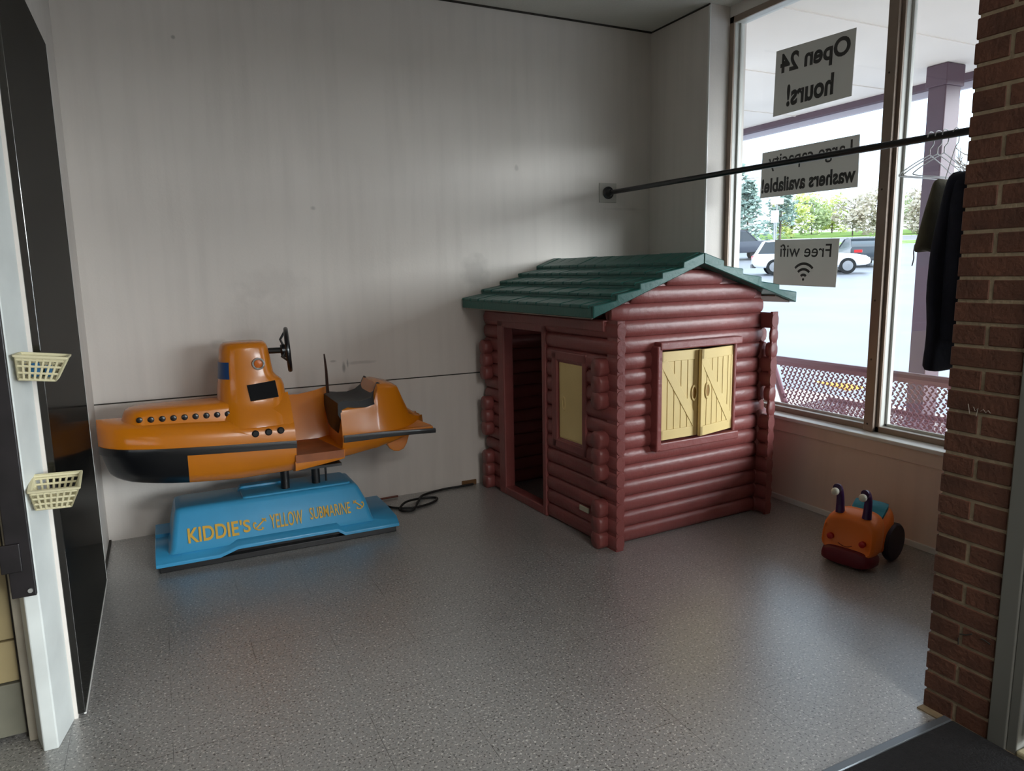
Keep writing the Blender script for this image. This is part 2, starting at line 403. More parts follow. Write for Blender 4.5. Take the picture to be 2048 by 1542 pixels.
# storefront beyond the pier, towards and behind the camera
M_stone = mat('threshold', (150, 142, 112), .6, noise_amt=.15)
d = empty('door_1', (2.24, .6, 0)); struct(d); Mi = Matrix.Translation((-2.24, -.6, 0))
f = MB().use(mat('door_aluminium', (118, 118, 112), .45, metal=.3))
f.box((2.232, 1.135, .0), (2.30, 1.188, H), Mi); f.box((2.24, 1.105, .0), (2.285, 1.135, H), Mi)
f.box((2.24, -.03, 0), (2.30, .03, H), Mi); f.box((2.24, .03, 2.15), (2.30, 1.135, 2.22), Mi); f.box((2.24, .03, H-.05), (2.30, 1.135, H), Mi)
f.build('door_frame', None, d, smooth=False, bevel=.003)
l = MB(); l.box((2.255, 1.0, .05), (2.295, 1.09, 2.13), Mi); l.box((2.255, .05, .05), (2.295, .13, 2.13), Mi)
l.box((2.255, .13, .05), (2.295, 1.0, .25), Mi); l.box((2.255, .13, 2.05), (2.295, 1.0, 2.13), Mi)
l.build('door_leaf', mat('dark_bronze', (60, 58, 52), .4, metal=.4), d, smooth=False, bevel=.003)
MB().box((2.27, .12, .24), (2.276, 1.01, 2.06), Mi).box((2.27, .03, 2.22), (2.276, 1.105, H-.05), Mi).build('glass', M_glass, d, smooth=False)
MB().box((2.235, -.02, 0), (2.42, 1.105, .022), Mi).build('threshold', M_stone, d, smooth=False, bevel=.006)
window('window_3', -3.0, -.03, .45, H-.01, 2.24, 2.335)
window('window_4', -6.1, -3.0, .45, H-.01, 2.24, 2.335)
struct(boxobj('wall_front', (2.24, -6.1, 0), (2.38, -.03, .45), M_lowwall))

# left side: glossy dark panel, white post, beige door
M_panel = mat('dark_laminate', (18, 18, 17), .13, noise_amt=.25, noise_scale=2.5, spec=.12)
nt = M_panel.node_tree; b_p = nt.nodes['Principled BSDF']; b_p.inputs['Specular IOR Level'].default_value = 0; b_p.inputs['Roughness'].default_value = .8
gl_ = nt.nodes.new('ShaderNodeBsdfGlossy'); gl_.inputs['Roughness'].default_value = .12; gl_.inputs['Color'].default_value = (.9, .9, .88, 1)
mx_ = nt.nodes.new('ShaderNodeMixShader'); mx_.inputs[0].default_value = .11
nt.links.new(b_p.outputs[0], mx_.inputs[1]); nt.links.new(gl_.outputs[0], mx_.inputs[2]); nt.links.new(mx_.outputs[0], nt.nodes['Material Output'].inputs['Surface'])
pn_ = MB().box((-.37, 2.70, .012), (-.348, 3.93, 2.53)); p_ = pn_.build('wall_panel', M_panel, smooth=False, bevel=.002)
tag(p_, 'tall glossy dark panel on the left wall beside the yellow ride', 'wall panel')
MB().box((-.352, 3.928, .012), (-.347, 3.933, 2.53)).box((-.352, 2.70, .008), (-.345, 3.933, .013)).build('edging', M_trimwhite, p_, smooth=False)
M_post = mat('worn_white_paint', (205, 209, 206), .45, noise_amt=.12, noise_scale=5)
po = MB(); poly = [(-.452, 2.54), (-.411, 2.54), (-.380, 2.695), (-.50, 2.695)]
po.prism(poly, lambda q: (q[0], q[1], 0), lambda q: (q[0], q[1], H)); struct(po.build('trim_9', M_post, smooth=False, bevel=.004))
M_beige = mat('beige_enamel', (158, 142, 104), .4, noise_amt=.1, noise_scale=3)
M_beige2 = mat('beige_jamb', (158, 150, 134), .5, noise_amt=.2, noise_scale=8)
struct(boxobj('trim_10', (-.502, 2.625, 0), (-.452, 2.70, H), M_beige2, bevel=.003))
dd = empty('door_2', (-1.0, 2.69, 0)); struct(dd); Mi = Matrix.Translation((1.0, -2.69, 0))
MB().box((-1.45, 2.672, .345), (-.512, 2.715, 2.2), Mi).build('door_leaf', M_beige, dd, smooth=False, bevel=.004)
MB().box((-1.45, 2.668, .20), (-.512, 2.715, .340), Mi).build('lower_panel', M_beige, dd, smooth=False, bevel=.004)
MB().box((-1.45, 2.66, .015), (-.512, 2.715, .196), Mi).build('kick_plate', mat('kick_plate', (112, 110, 96), .4, noise_amt=.2), dd, smooth=False, bevel=.003)
MB().box((-.513, 2.66, 0), (-.503, 2.70, 2.2), Mi).build('door_gap', M_darkline, dd, smooth=False)
M_bstrip = mat('chipped_black_paint', (26, 22, 24), .4, noise_amt=.5, noise_scale=14)
bs = MB().box((-.478, 2.520, .535), (-.4135, 2.538, H-.01)).box((-.495, 2.512, .62), (-.44, 2.522, .71))
bsx = bs.build('edge_guard', M_bstrip, smooth=False, bevel=.003)
tag(bsx, 'chipped black metal strip fixed up the white post at the left edge', 'metal strip')
MB().lathe([(.007, -.004), (.007, .001), (.003, .002)], (-.428, 2.519, .555), 10, 'y').build('screw', M_alu, bsx)

# ceiling lights of the laundromat behind the camera
M_diff = bpy.data.materials.new('lamp_diffuser'); M_diff.use_nodes = True
b = M_diff.node_tree.nodes['Principled BSDF']; b.inputs['Base Color'].default_value = (.9, .9, .9, 1)
b.inputs['Emission Color'].default_value = (1, .98, .93, 1); b.inputs['Emission Strength'].default_value = 3.0
for i, (x, y) in enumerate(((1.45, -1.2), (1.45, -2.6), (1.45, -4.2))):
    t = empty('ceiling_light', (x, y, H), 0, 'long fluorescent ceiling light behind the viewer', 'ceiling light', 'fluorescent lights behind the viewer')
    MB().box((-.62, -.16, -.08), (.62, .16, 0)).build('housing', M_trimwhite, t, smooth=False, bevel=.004)
    MB().box((-.60, -.14, -.088), (.60, .14, -.081)).build('diffuser', M_diff, t, smooth=False)
    ld = bpy.data.lights.new('fluorescent_tube', 'AREA'); ld.shape = 'RECTANGLE'; ld.size = 1.2; ld.size_y = .28
    ld.energy = LAMP_W; ld.color = (1, .98, .95)
    lo = bpy.data.objects.new('fluorescent_tube', ld); COL.objects.link(lo); lo.parent = t; lo.location = (0, 0, -.095)

# entrance mat
M_mat = mat('black_rib_mat', (26, 26, 28), .95, noise_amt=.3, noise_scale=60, bump=.6, bump_scale=150)
mt = empty('door_mat', (1.4, .5, 0), 0, 'black ribbed entrance mat with grey metal edge below the brick pier', 'mat')
MB().box((-1.0, -1.2, 0), (.83, .795, .010)).build('mat_pad', M_mat, mt, smooth=False)
MB().prism([(0, 0), (.042, 0), (.030, .012), (.008, .012)], lambda q: (-1.0, .793+q[0], q[1]), lambda q: (.83, .793+q[0], q[1])).build('edge_strip', mat('steel_edge', (120, 126, 132), .35, metal=.6), mt, smooth=False)

# ---------------------------------------------------------------- submarine ride
M_or = mat('orange_gelcoat', (206, 120, 14), .25, noise_amt=.06, noise_scale=3, coat=.25)
M_bk = mat('black_gelcoat', (14, 15, 18), .3, coat=.2)
M_seatb = mat('black_seat', (16, 18, 22), .5, bump=.1)
M_floorb = mat('brown_foot_well', (150, 84, 44), .5, noise_amt=.3, noise_scale=10)  # mottled brown, darker than the hull orange
M_blue = mat('blue_fibreglass', (58, 150, 196), .3, noise_amt=.08, noise_scale=4, coat=.3)
M_gold = mat('gold_lettering', (204, 160, 44), .5)
SC = (0, 4.14, 0)
ride = empty('coin_ride', SC, 0, 'orange submarine coin ride with black bow on a blue base', 'coin ride')

def lerp(a, b, t): return a+(b-a)*t
def interp(tab, x):
    for i in range(len(tab)-1):
        if x <= tab[i+1][0]:
            t = max(0, (x-tab[i][0])/(tab[i+1][0]-tab[i][0])); t = t
            return [lerp(p, q, t) for p, q in zip(tab[i][1:], tab[i+1][1:])]
    return list(tab[-1][1:])
# forward hull: half width, keel z
HT = [(-.335, .035, .50), (-.32, .075, .485), (-.29, .115, .47), (-.24, .150, .455), (-.16, .182, .442), (-.04, .203, .428), (.10, .212, .416), (.30, .213, .404), (.61, .210, .412)]
def hull_ring(x, w, zb):
    zs = .640 - .05*max(0, min(1, (x+.33)/.95))          # stripe height falls slightly aft
    half = [(.0, zb), (.45*w, zb+.002), (.74*w, zb+.02), (.90*w, zb+.075), (.985*w, zs-.035), (w, zs), (1.0*w, zs+.028), (.975*w, zs+.065),
            (.90*w, zs+.105), (.78*w, zs+.128), (.60*w, zs+.138), (.3*w, zs+.145), (0, zs+.148)]
    rk = max(0, 1-(x+.335)/.40)
    pts = [(x + rk*.28*max(0, zs-z)**1.0, -y, z) for y, z in half] + [(x + rk*.28*max(0, zs-z), y, z) for y, z in half[-2:0:-1]]
    return pts
xs = [-.335, -.326, -.305, -.275, -.235, -.18, -.11, -.03, .068, .0685, .18, .32, .46, .61]
rings = [hull_ring(x, *interp(HT, x)) for x in xs]
hb = MB().use(M_or)
n = len(rings[0])
v = [p for r in rings for p in r]
base = len(hb.v); hb.v += v
for i in range(len(rings)-1):
    for j in range(n):
        k = (j+1) % n
        jj = min(j, n-1-j) if j <= n//2 else (n-1-j)
        low = (j < 5) or (j >= n-5)
        hb.use(M_bk if (low and xs[i+1] <= .0684) else M_or)
        hb.f.append((i*n+j, i*n+k, (i+1)*n+k, (i+1)*n+j)); hb.m.append(hb.cur)
hb.use(M_bk); hb.f.append(tuple(range(n))[::-1]); hb.m.append(hb.cur)
hb.use(M_or); hb.f.append(tuple((len(rings)-1)*n+j for j in range(n))); hb.m.append(hb.cur)
# aft hull (tail), with the sides rising to the seat and the engine cowl
HT2 = [  # x, w, zb, zs, wt, zt
 (.865, .205, .448, .583, .185, .765), (.93, .208, .455, .582, .185, .768), (1.00, .208, .466, .580, .185, .768), (1.055, .206, .474, .580, .182, .785), (1.07, .206, .474, .580, .182, .835),
 (1.085, .206, .478, .580, .178, .872), (1.125, .202, .488, .579, .170, .874), (1.19, .190, .502, .578, .155, .858), (1.215, .182, .508, .578, .145, .845),
 (1.25, .168, .516, .578, .125, .77), (1.285, .15, .526, .577, .105, .70), (1.33, .12, .54, .576, .08, .665), (1.385, .07, .556, .575, .04, .635)]
def tail_ring(x, w, zb, zs, wt, zt):
    half = [(0, zb), (.5*w, zb+.004), (.82*w, zb+.03), (.97*w, zs-.03), (w, zs), (w, zs+.03), (lerp(w, wt, .35), zs+.07), (lerp(w, wt, .8), lerp(zs+.07, zt, .45)),
            (wt, zt-.025), (wt-.012, zt-.006), (wt-.03, zt), (wt*.4, zt+.004), (0, zt+.005)]
    return [(x, -y, z) for y, z in half] + [(x, y, z) for y, z in half[-2:0:-1]]
hb.use(M_or).loft([tail_ring(*r) for r in HT2])
# foot well between them: floor tray and far wall
hb.use(M_or)
fw = []
for x, zt_, zb_ in ((.60, .80, .412), (.70, .795, .425), (.80, .81, .438), (.872, .83, .449)):
    fw.append([(x, -.205, zb_+.05), (x, -.195, zb_+.02), (x, -.12, zb_), (x, .14, zb_), (x, .195, zb_+.05), (x, .212, .60), (x, .205, zt_), (x, .185, zt_), (x, .188, .60), (x, .165, zb_+.085), (x, -.205, zb_+.075)])
hb.loft(fw)
hb.use(M_floorb).box((.603, -.206, .478), (.868, .17, .522))
hb.use(M_bk).box((.62, -.165, .422), (.86, .14, .437))
hull = hb.build('hull', None, ride, angle=50)

# raised deck with a row of ports
def rrect(cx, cy, hx, hy, r, z, n=6):
    pts = []
    for q, (sx_, sy_) in enumerate(((1, 1), (-1, 1), (-1, -1), (1, -1))):
        for k in range(n+1):
            a = PI/2*q + PI/2*k/n
            pts.append((cx+sx_*(hx-r)+r*math.cos(a), cy+sy_*(hy-r)+r*math.sin(a), z))
    return pts
dk = MB(); cx = .17
dk.loft([rrect(cx, 0, .41, .145, .12, .742), rrect(cx, 0, .395, .137, .115, .765), rrect(cx, 0, .385, .130, .11, .800), rrect(cx, 0, .375, .122, .105, .822), rrect(cx, 0, .35, .10, .09, .836), rrect(cx, 0, .25, .05, .045, .842)])
dk.build('deck', M_or, ride, angle=60)
for k in range(10):
    pr = MB()
    x = -.135 + k*.052
    pr.lathe([(.0155, 0), (.0155, -.006), (.011, -.009)], (x, -.1325+ (.008 if k == 0 else 0), .786-.002*k*.6), 12, 'y')
    pr.build('deck_port', M_bk, ride)
# conning tower
def tower_ring(x0, x1, w, z, n=28, sq=2.6):
    cxx = (x0+x1)/2; a = (x1-x0)/2; pts = []
    for k in range(n):
        t = 2*PI*k/n; c_, s_ = math.cos(t), math.sin(t)
        e = 2/ (sq if c_ < 0 else 4.5)
        pts.append((cxx + a*math.copysign(abs(c_)**e, c_), w*math.copysign(abs(s_)**(2/2.8), s_), z))
    return pts
tw = MB()
TW = [(.215, .612, .205, .700), (.222, .608, .190, .745), (.232, .600, .160, .790), (.243, .597, .142, .84), (.248, .592, .132, .90), (.252, .582, .126, .930), (.256, .556, .122, .953), (.259, .540, .120, .975),
      (.265, .530, .116, 1.05), (.272, .520, .112, 1.11), (.280, .512, .106, 1.132), (.295, .500, .092, 1.143), (.33, .46, .06, 1.147)]
tw.loft([tower_ring(*r) for r in TW]); tw.build('conning_tower', M_or, ride, angle=60)
# cockpit side panel running from tower down to the step, flush with the hull
cs = MB()
cs.loft([[(.30, -.206, .690), (.30, -.17, .70), (.30, -.15, .735), (.30, -.17, .74)],
         [(.45, -.210, .640), (.45, -.16, .70), (.45, -.12, .80), (.45, -.162, .775)],
         [(.585, -.209, .620), (.585, -.16, .62), (.585, -.10, .86), (.585, -.160, .80)],
         [(.612, -.207, .600), (.612, -.16, .60), (.603, -.08, .86), (.605, -.155, .80)]])
cs.build('cockpit_side', M_or, ride, angle=60)
# bumper stripes
def stripe(xs_, fn, name='bumper_stripe'):
    for sgn in (-1, 1):
        mb = MB()
        rr_ = []
        for x in xs_:
            w, zc, hh = fn(x)
            rr_.append([(x, sgn*(w-.012), zc-hh), (x, sgn*(w+.010), zc-hh), (x, sgn*(w+.014), zc), (x, sgn*(w+.010), zc+hh), (x, sgn*(w-.012), zc+hh)])
        mb.loft(rr_); mb.build(name, M_bk, ride, angle=50)
def f1(x):
    w, zb = interp(HT, x); zs = .640 - .05*max(0, min(1, (x+.33)/.95))
    return w-.001, zs-.003, .020
stripe([-.333, -.325, -.305, -.275, -.235, -.18, -.11, -.03, .10, .3, .5, .612], f1)
def f2(x):
    return interp([(.87, .206, .583, .020), (1.0, .209, .583, .019), (1.12, .212, .584, .016), (1.25, .214, .580, .014), (1.41, .216, .573, .013)], x)
stripe([.87, 1.0, 1.12, 1.25, 1.36, 1.41], f2)
# stern fins
for sgn in (-1, 1):
    fn_ = MB()
    pl = [(1.05, .15), (1.05, .205), (1.40, .212), (1.405, .17), (1.34, .10), (1.25, .08)]
    fn_.loft([[(x, sgn*y, .568) for x, y in pl], [(x, sgn*y, .598+ (.0 if y > .15 else .03)) for x, y in pl]])
    fn_.build('stern_fin', M_or, ride, smooth=False, bevel=.006)
# rounded rudder under the stern
pl = [(1.13, .53), (1.15, .49), (1.165, .465), (1.19, .448), (1.22, .444), (1.25, .455), (1.27, .485), (1.285, .53), (1.29, .56), (1.14, .56)]
for off in (-.08, .08):
    rd = MB().prism(pl, lambda q: (q[0], off-.02, q[1]), lambda q: (q[0], off+.02, q[1]))
    rd.build('rudder', M_or, ride, smooth=False, bevel=.006)
# seat
st = MB(); path = [(.850, .625, .0), (.850, .72, 0), (.852, .785, 0), (.885, .797, 0), (.93, .790, 0), (.99, .787, 0), (1.04, .800, 0), (1.068, .832, 0), (1.082, .868, 0), (1.092, .882, 0), (1.104, .876, 0)]
ring = []
for x, z, _ in path:
    wd = .150 if x > 1.06 else .186 if z > .72 else .186 - (.72-z)*.9
    e = .016 if x < 1.02 else .02
    ring.append([(x, -wd, z), (x, -wd*.6, z-(.012 if x > .88 else 0)), (x, wd*.6, z-(.012 if x > .88 else 0)), (x, wd, z), (x+.02, wd, z-.04), (x+.02, -wd, z-.04)])
st.loft(ring); st.build('seat', M_seatb, ride, angle=60)
# tower fittings
MB().torus((.455, -.1225, 1.030), .028, .0055, 'y', 28, 8).build('port_ring', M_alu, ride)
MB().lathe([(.021, 0), (.021, -.004), (.012, -.007)], (.455, -.118, 1.030), 20, 'y').build('port_emblem', mat('red_orange_lens', (206, 104, 24), .3), ride)
dq = MB()
for (x0, x1, z0, z1, yy0, yy1) in ((.388, .538, .835, .922, -.136, -.134),):
    dq.add([(x0, -.1345, z1-.002), (x0+.012, -.150, z0), (x1+.006, -.152, z0+.012), (x1-.004, -.1340, z1+.012), (x0, -.11, z1-.002), (x0+.012, -.12, z0), (x1+.006, -.12, z0+.012), (x1-.004, -.11, z1+.012)],
           [(0, 1, 2, 3), (4, 7, 6, 5), (0, 4, 5, 1), (1, 5, 6, 2), (2, 6, 7, 3), (3, 7, 4, 0)])
dq.build('dark_decal', mat('matt_black', (14, 14, 17), .75, spec=.2), ride, smooth=False)
bl = MB(); r0 = []
def tower_pt(z, t):
    for i in range(len(TW)-1):
        if TW[i][3] <= z <= TW[i+1][3]:
            k = (z-TW[i][3])/(TW[i+1][3]-TW[i][3]); x0, x1, w = [lerp(TW[i][q], TW[i+1][q], k) for q in range(3)]; break
    c_, s_ = math.cos(t), math.sin(t); e = 2/(2.6 if c_ < 0 else 4.5)
    return Vector(((x0+x1)/2 + (x1-x0)/2*math.copysign(abs(c_)**e, c_), w*math.copysign(abs(s_)**(2/2.8), s_), z))
for z in (.955, .985, 1.015, 1.045):
    ring = []
    for k in range(9):
        p = tower_pt(z, PI + (k)/8*.95); cc = Vector((.40, 0, z)); ring.append(tuple(p + (p-cc).normalized()*.0025))
    r0.append(ring)
bl.loft(r0, close=False, caps=False); bl.build('blue_decal', mat('blue_decal', (22, 62, 112), .35), ride)
for x, z in ((.425, .668), (.492, .670), (.555, .672)):
    pp = MB().lathe([(.0185, 0), (.0185, -.010), (.013, -.014)], (x-.02, -.200, z), 16, 'y')
    pp.build('side_port', M_bk, ride)
# steering wheel
sw = empty('steering_wheel', (0, 0, 0)); sw.parent = ride
Mw = Matrix.Translation((.632, 0, 1.085)) @ Matrix.Rotation(math.radians(-9), 4, 'Z') @ Matrix.Rotation(math.radians(-3), 4, 'Y')
MB().torus((0, 0, 0), .115, .013, 'x', 40, 10, Mw).build('wheel_rim', M_bk, sw)
sp_ = MB().tube([(.50-.632, 0, .005), (-.035, 0, 0)], .017, 14, Mw).lathe([(.03, -.04), (.035, -.03), (.03, -.012), (.01, -.01)], (0, 0, 0), 18, 'x', Mw)
for a in (90, 210, 330):
    ca, sa = math.cos(math.radians(a)), math.sin(math.radians(a))
    sp_.tube([(-.02, .02*ca, .02*sa), (-.035, .06*ca, .06*sa), (0, .112*ca, .112*sa)], .007, 8, Mw)
sp_.build('spokes_and_stem', M_bk, sw)
MB().tube([(.862, .12, .80), (.860, .115, .93), (.855, .11, 1.00), (.852, .108, 1.035)], [.010, .008, .006, .004], 8).build('lever', mat('dark_brown_rod', (50, 28, 18), .4), ride)
# support posts
for x, y, r in ((.560, -.05, .024), (.735, -.03, .024), (.795, -.02, .006)):
    MB().tube([(x, y, .27), (x, y, .455)], r, 16).build('support_post', M_black, ride)
# blue base
ba = MB().use(M_blue)
def rect(x0, x1, y0, y1, z, dz0=0): return [(x0, y0, z), (x1, y0, z), (x1, y1, z), (x0, y1, z)]
y_f, y_b = -.215, .235     # local to SC: body foot front/back
ba.loft([rrect(.478, .01, .545, .235, .03, .085), rrect(.480, .01, .532, .222, .03, .105), rrect(.478, .015, .512, .179, .03, .20), rrect(.470, .02, .490, .150, .03, .268), rrect(.467, .02, .480, .140, .03, .285), rrect(.465, .02, .46, .125, .03, .292)])
ba.loft([rrect(.62, .02, .30, .128, .02, .285), rrect(.62, .02, .296, .120, .02, .300), rrect(.62, .02, .28, .10, .02, .304)])
ba.loft([rrect(.45, .10, .14, .04, .02, .290), rrect(.45, .10, .12, .03, .02, .315)])
# flange with the lifted middle of its front lip
def lipz(x): 
    if x < .18: return .035
    if x < .27: return .035+(x-.18)/.09*.030
    if x < .80: return .065
    if x < .84: return .065-(x-.80)/.04*.028
    return .037
xsF = [-.125, .0, .10, .18, .225, .27, .45, .62, .80, .82, .84, 1.0, 1.155]
fr_, bkk = [], []
rgs = []
for x in xsF:
    z = lipz(x); e = min(1, min(x+.125, 1.155-x)/.08)
    yb = .245
    rgs.append([(x, -.255, z), (x, -.255, z+.018), (x, -.235, z+.030), (x, -.205, max(z+.034, .085)+.01*e), (x, 0, .095), (x, yb-.03, .09), (x, yb, z+.02), (x, yb, z)])
ba.loft(rgs)
ba.box((-.122, .06, .088), (-.02, .243, .112)); ba.use(M_black).box((-.11, -.235, 0), (1.14, .235, .032)); ba.box((.20, -.20, .03), (.83, .20, .064))
bs_ = ba.build('base', None, ride, angle=40, bevel=.003)
# lettering on the sloped front of the base
def facept(u, z):           # u = x, z height on the front slope, local
    tab = [(.105, -.212), (.20, -.175), (.268, -.130)]
    return (u, lerp(-.212, -.130, (z-.105)/.163)-.0055, z+.001)
tx = MB()
def put(txt, x0, x1, z0, z1, off=.02): add_text(tx, txt, lambda u, v: facept(lerp(x0, x1, u), lerp(z0, z1, v)), off)
put("KIDDIE", .035, .285, .125, .195, .022)
put("'S", .292, .345, .132, .195, .02)
put("YELLOW", .448, .622, .130, .200, .008)
put("SUBMARINE", .662, .890, .142, .202, .008)
def anchor(cx_, cz_, s, ang):
    ca, sa = math.cos(ang), math.sin(ang)
    def T(p): return facept(cx_+s*(p[0]*ca-p[1]*sa), cz_+s*(p[0]*sa+p[1]*ca)*.8)
    def quad(a, b, w):
        a = Vector(a); b = Vector(b); d_ = (b-a).normalized(); q = Vector((-d_.y, d_.x))*w
        tx.add([T(a+q), T(a-q), T(b-q), T(b+q)], [(0, 1, 2, 3)])
    quad((0, -1), (0, .9), .10); quad((-.35, .6), (.35, .6), .09)
    arc = [(.75*math.cos(t), -.25+.75*math.sin(t)) for t in [PI*1.05+PI*.9*k/8 for k in range(9)]]
    for a_, b_ in zip(arc, arc[1:]): quad(a_, b_, .09)
    quad(arc[0], (arc[0][0]+.3, arc[0][1]-.02), .09); quad(arc[-1], (arc[-1][0]-.3, arc[-1][1]-.02), .09)
anchor(.400, .165, .042, -PI/4); anchor(.935, .185, .036, PI/4)
tx.build('lettering', M_gold, bs_, smooth=False)

# power cord on the floor behind the ride
M_cord = mat('black_rubber', (18, 17, 16), .6)
cpts = []
def cat_(pts, n=8):
    P = [Vector(p) for p in pts]; out = []
    for i in range(len(P)-1):
        p0 = P[max(i-1, 0)]; p1 = P[i]; p2 = P[i+1]; p3 = P[min(i+2, len(P)-1)]
        for k in range(n):
            t = k/n
            out.append(.5*((2*p1)+(p2-p0)*t+(2*p0-5*p1+4*p2-p3)*t*t+(3*p1-p0-3*p2+p3)*t**3))
    out.append(P[-1]); return out
z = .008
MB().tube(cat_([(1.185, 4.42, z), (1.25, 4.30, z), (1.36, 4.24, z), (1.50, 4.28, z), (1.56, 4.36, z), (1.48, 4.40, z), (1.34, 4.34, z+.012), (1.27, 4.24, z), (1.34, 4.20, z), (1.42, 4.32, z+.012), (1.50, 4.46, z), (1.66, 4.515, z), (1.78, 4.52, z), (1.90, 4.53, z)]), .0075, 8).build('power_cord', M_cord)
tag(bpy.data.objects['power_cord'], 'black power cord looped on the floor behind the coin ride', 'cord')
c2 = MB().tube(cat_([(1.18, 4.50, .012), (1.22, 4.51, .010), (1.27, 4.515, .010), (1.34, 4.512, .012)]), .007, 8).build('extension_cord', mat('brown_cord', (96, 46, 28), .6))
tag(c2, 'short brown cord lying along the foot of the back wall', 'cord')
fl_ = MB().box((1.82, 4.54, 0), (1.93, 4.552, .035)).build('floor_box', mat('brown_wood', (116, 80, 44), .6, noise_amt=.2), smooth=False, bevel=.003)
tag(fl_, 'small brown wooden batten at the wall foot beside the playhouse', 'wood batten')

# ---------------------------------------------------------------- log playhouse
M_log = mat('red_brown_plastic', (132, 70, 67), .40, noise_amt=.12, noise_scale=5, bump=.25, bump_scale=35, stretch=(1, 1, 1))
M_green = mat('green_roof_plastic', (28, 92, 84), .42, noise_amt=.08, noise_scale=6, bump=.2, bump_scale=50)
M_cream = mat('cream_plastic', (222, 196, 134), .45, noise_amt=.05, noise_scale=5)
M_creamd = mat('shaded_cream_recess', (150, 110, 44), .5)  # shade of the handle recess put into a darker cream
house = empty('playhouse', (2.11, 3.02, 0), math.atan2(.06, 1.14), 'red-brown plastic log cabin playhouse with green roof', 'playhouse')
PT = .0875; NL = 15
def logbar(mb, axis, a0, a1, pos, zc, rd=.032, rz=.0465, ends=.012, n=12, tip=.86):
    # axis 'u' runs along u at v=pos ; axis 'v' runs along v at u=pos
    rings = []
    seq = [(a0, tip), (a0+ends, 1.0)]
    L_ = a1-a0
    if L_ > .3:
        k = int(L_/.12)
        for i in range(1, k): seq.append((a0+L_*i/k, 1+.02*math.sin(i*2.3+zc*40)))
    seq += [(a1-ends, 1.0), (a1, tip)]
    for a, s in seq:
        r = []
        for k in range(n):
            t = 2*PI*k/n + PI/n
            c_, s_ = math.cos(t), math.sin(t)
            dd_ = rd*s*math.copysign(abs(c_)**.8, c_); zz = zc + rz*(s if s < .95 else 1)*math.copysign(abs(s_)**.8, s_)
            r.append((a, pos+dd_, zz) if axis == 'u' else (pos+dd_, a, zz))
        rings.append(r)
    mb.loft(rings)
zc = lambda i: .046 + PT*i
# roof underside
RU = .565; RZ = 1.520
def under(u): return RZ - (RU-u)*.36 if u < RU else RZ - (u-RU)*.315
# front gable wall
fwl = MB()
for i in range(18):
    z = zc(i); ztop = z+.035
    if i < 14: u0, u1 = .0, 1.12
    else:
        u0 = RU - (RZ-.006-z)/.36; u1 = RU + (RZ-.006-z)/.315
        u0 = max(u0, .0); u1 = min(u1, 1.12)
        if u1-u0 < .06: continue
    if .50 < z < 1.07:
        logbar(fwl, 'u', u0, .30, .112, z); logbar(fwl, 'u', .87, u1, .112, z)
    else: logbar(fwl, 'u', u0, u1, .112, z)
fwl.prism([(0, 1.24), (1.12, 1.24), (1.12, under(1.12)+.006), (RU, RZ+.006), (0, under(0)+.006)], lambda q: (q[0], .104, q[1]), lambda q: (q[0], .12, q[1]))
fwl.build('front_log_wall', M_log, house, angle=60)
# log ends standing out beyond the left and right walls, in groups of three
for vv in (.112, 1.42):
    for (ua, ub) in ((-.085, -.02), (1.10, 1.178)):
        for g in (0, 1, 2):
            ge = MB()
            for k in range(3): logbar(ge, 'u', ua, ub, vv, (.046, .425, .815)[g] + PT*k, rd=.045, rz=.050, ends=.006, tip=.90)
            ge.build('log_ends', M_log, house, angle=60)
# left wall with door opening and small window
lw = MB()
for i in range(14):
    z = zc(i)
    segs = [(.0, 1.50)]
    if z < 1.15: segs = [(0, .70), (1.25, 1.50)]
    if .50 < z < 1.0: segs = [(0, .30), (.57, .70), (1.25, 1.50)]
    for a, b in segs: logbar(lw, 'v', a, b, .0, z)
lw.box((-.024, .004, 0), (.024, .09, 1.235)); lw.build('left_log_wall', M_log, house, angle=60)
rw = MB()
for i in range(14):
    z = zc(i)
    if i in (7, 12): logbar(rw, 'v', .0, .02, 1.13, z, ends=.004); logbar(rw, 'v', .085, 1.50, 1.13, z)
    elif i in (8, 11): logbar(rw, 'v', .0, .045, 1.13, z, ends=.004); logbar(rw, 'v', .07, 1.50, 1.13, z)
    else: logbar(rw, 'v', .0, 1.50, 1.13, z)
rw.box((1.108, .002, 0), (1.152, .018, 1.235)); rw.build('right_log_wall', M_log, house, angle=60)
bw = MB()
for i in range(18):
    z = zc(i); ztop = z+.035
    if i < 14: u0, u1 = .0, 1.12
    else:
        u0 = max(RU - (RZ-ztop)/.36+.01, 0); u1 = min(RU + (RZ-ztop)/.315-.01, 1.12)
        if u1-u0 < .06: continue
    logbar(bw, 'u', u0, u1, 1.42, z)
bw.build('rear_log_wall', M_log, house, angle=60)
# door frame
df = MB()
df.box((-.040, .685, .0), (.035, .725, 1.175)); df.box((-.040, 1.20, .0), (.035, 1.285, 1.175)); df.box((-.040, .685, 1.135), (.035, 1.285, 1.19))
df.box((-.038, .70, .0), (.035, 1.25, .055)); df.box((-.045, .10, 1.175), (.01, 1.45, 1.235))
df.build('door_frame', M_log, house, smooth=False, bevel=.008)
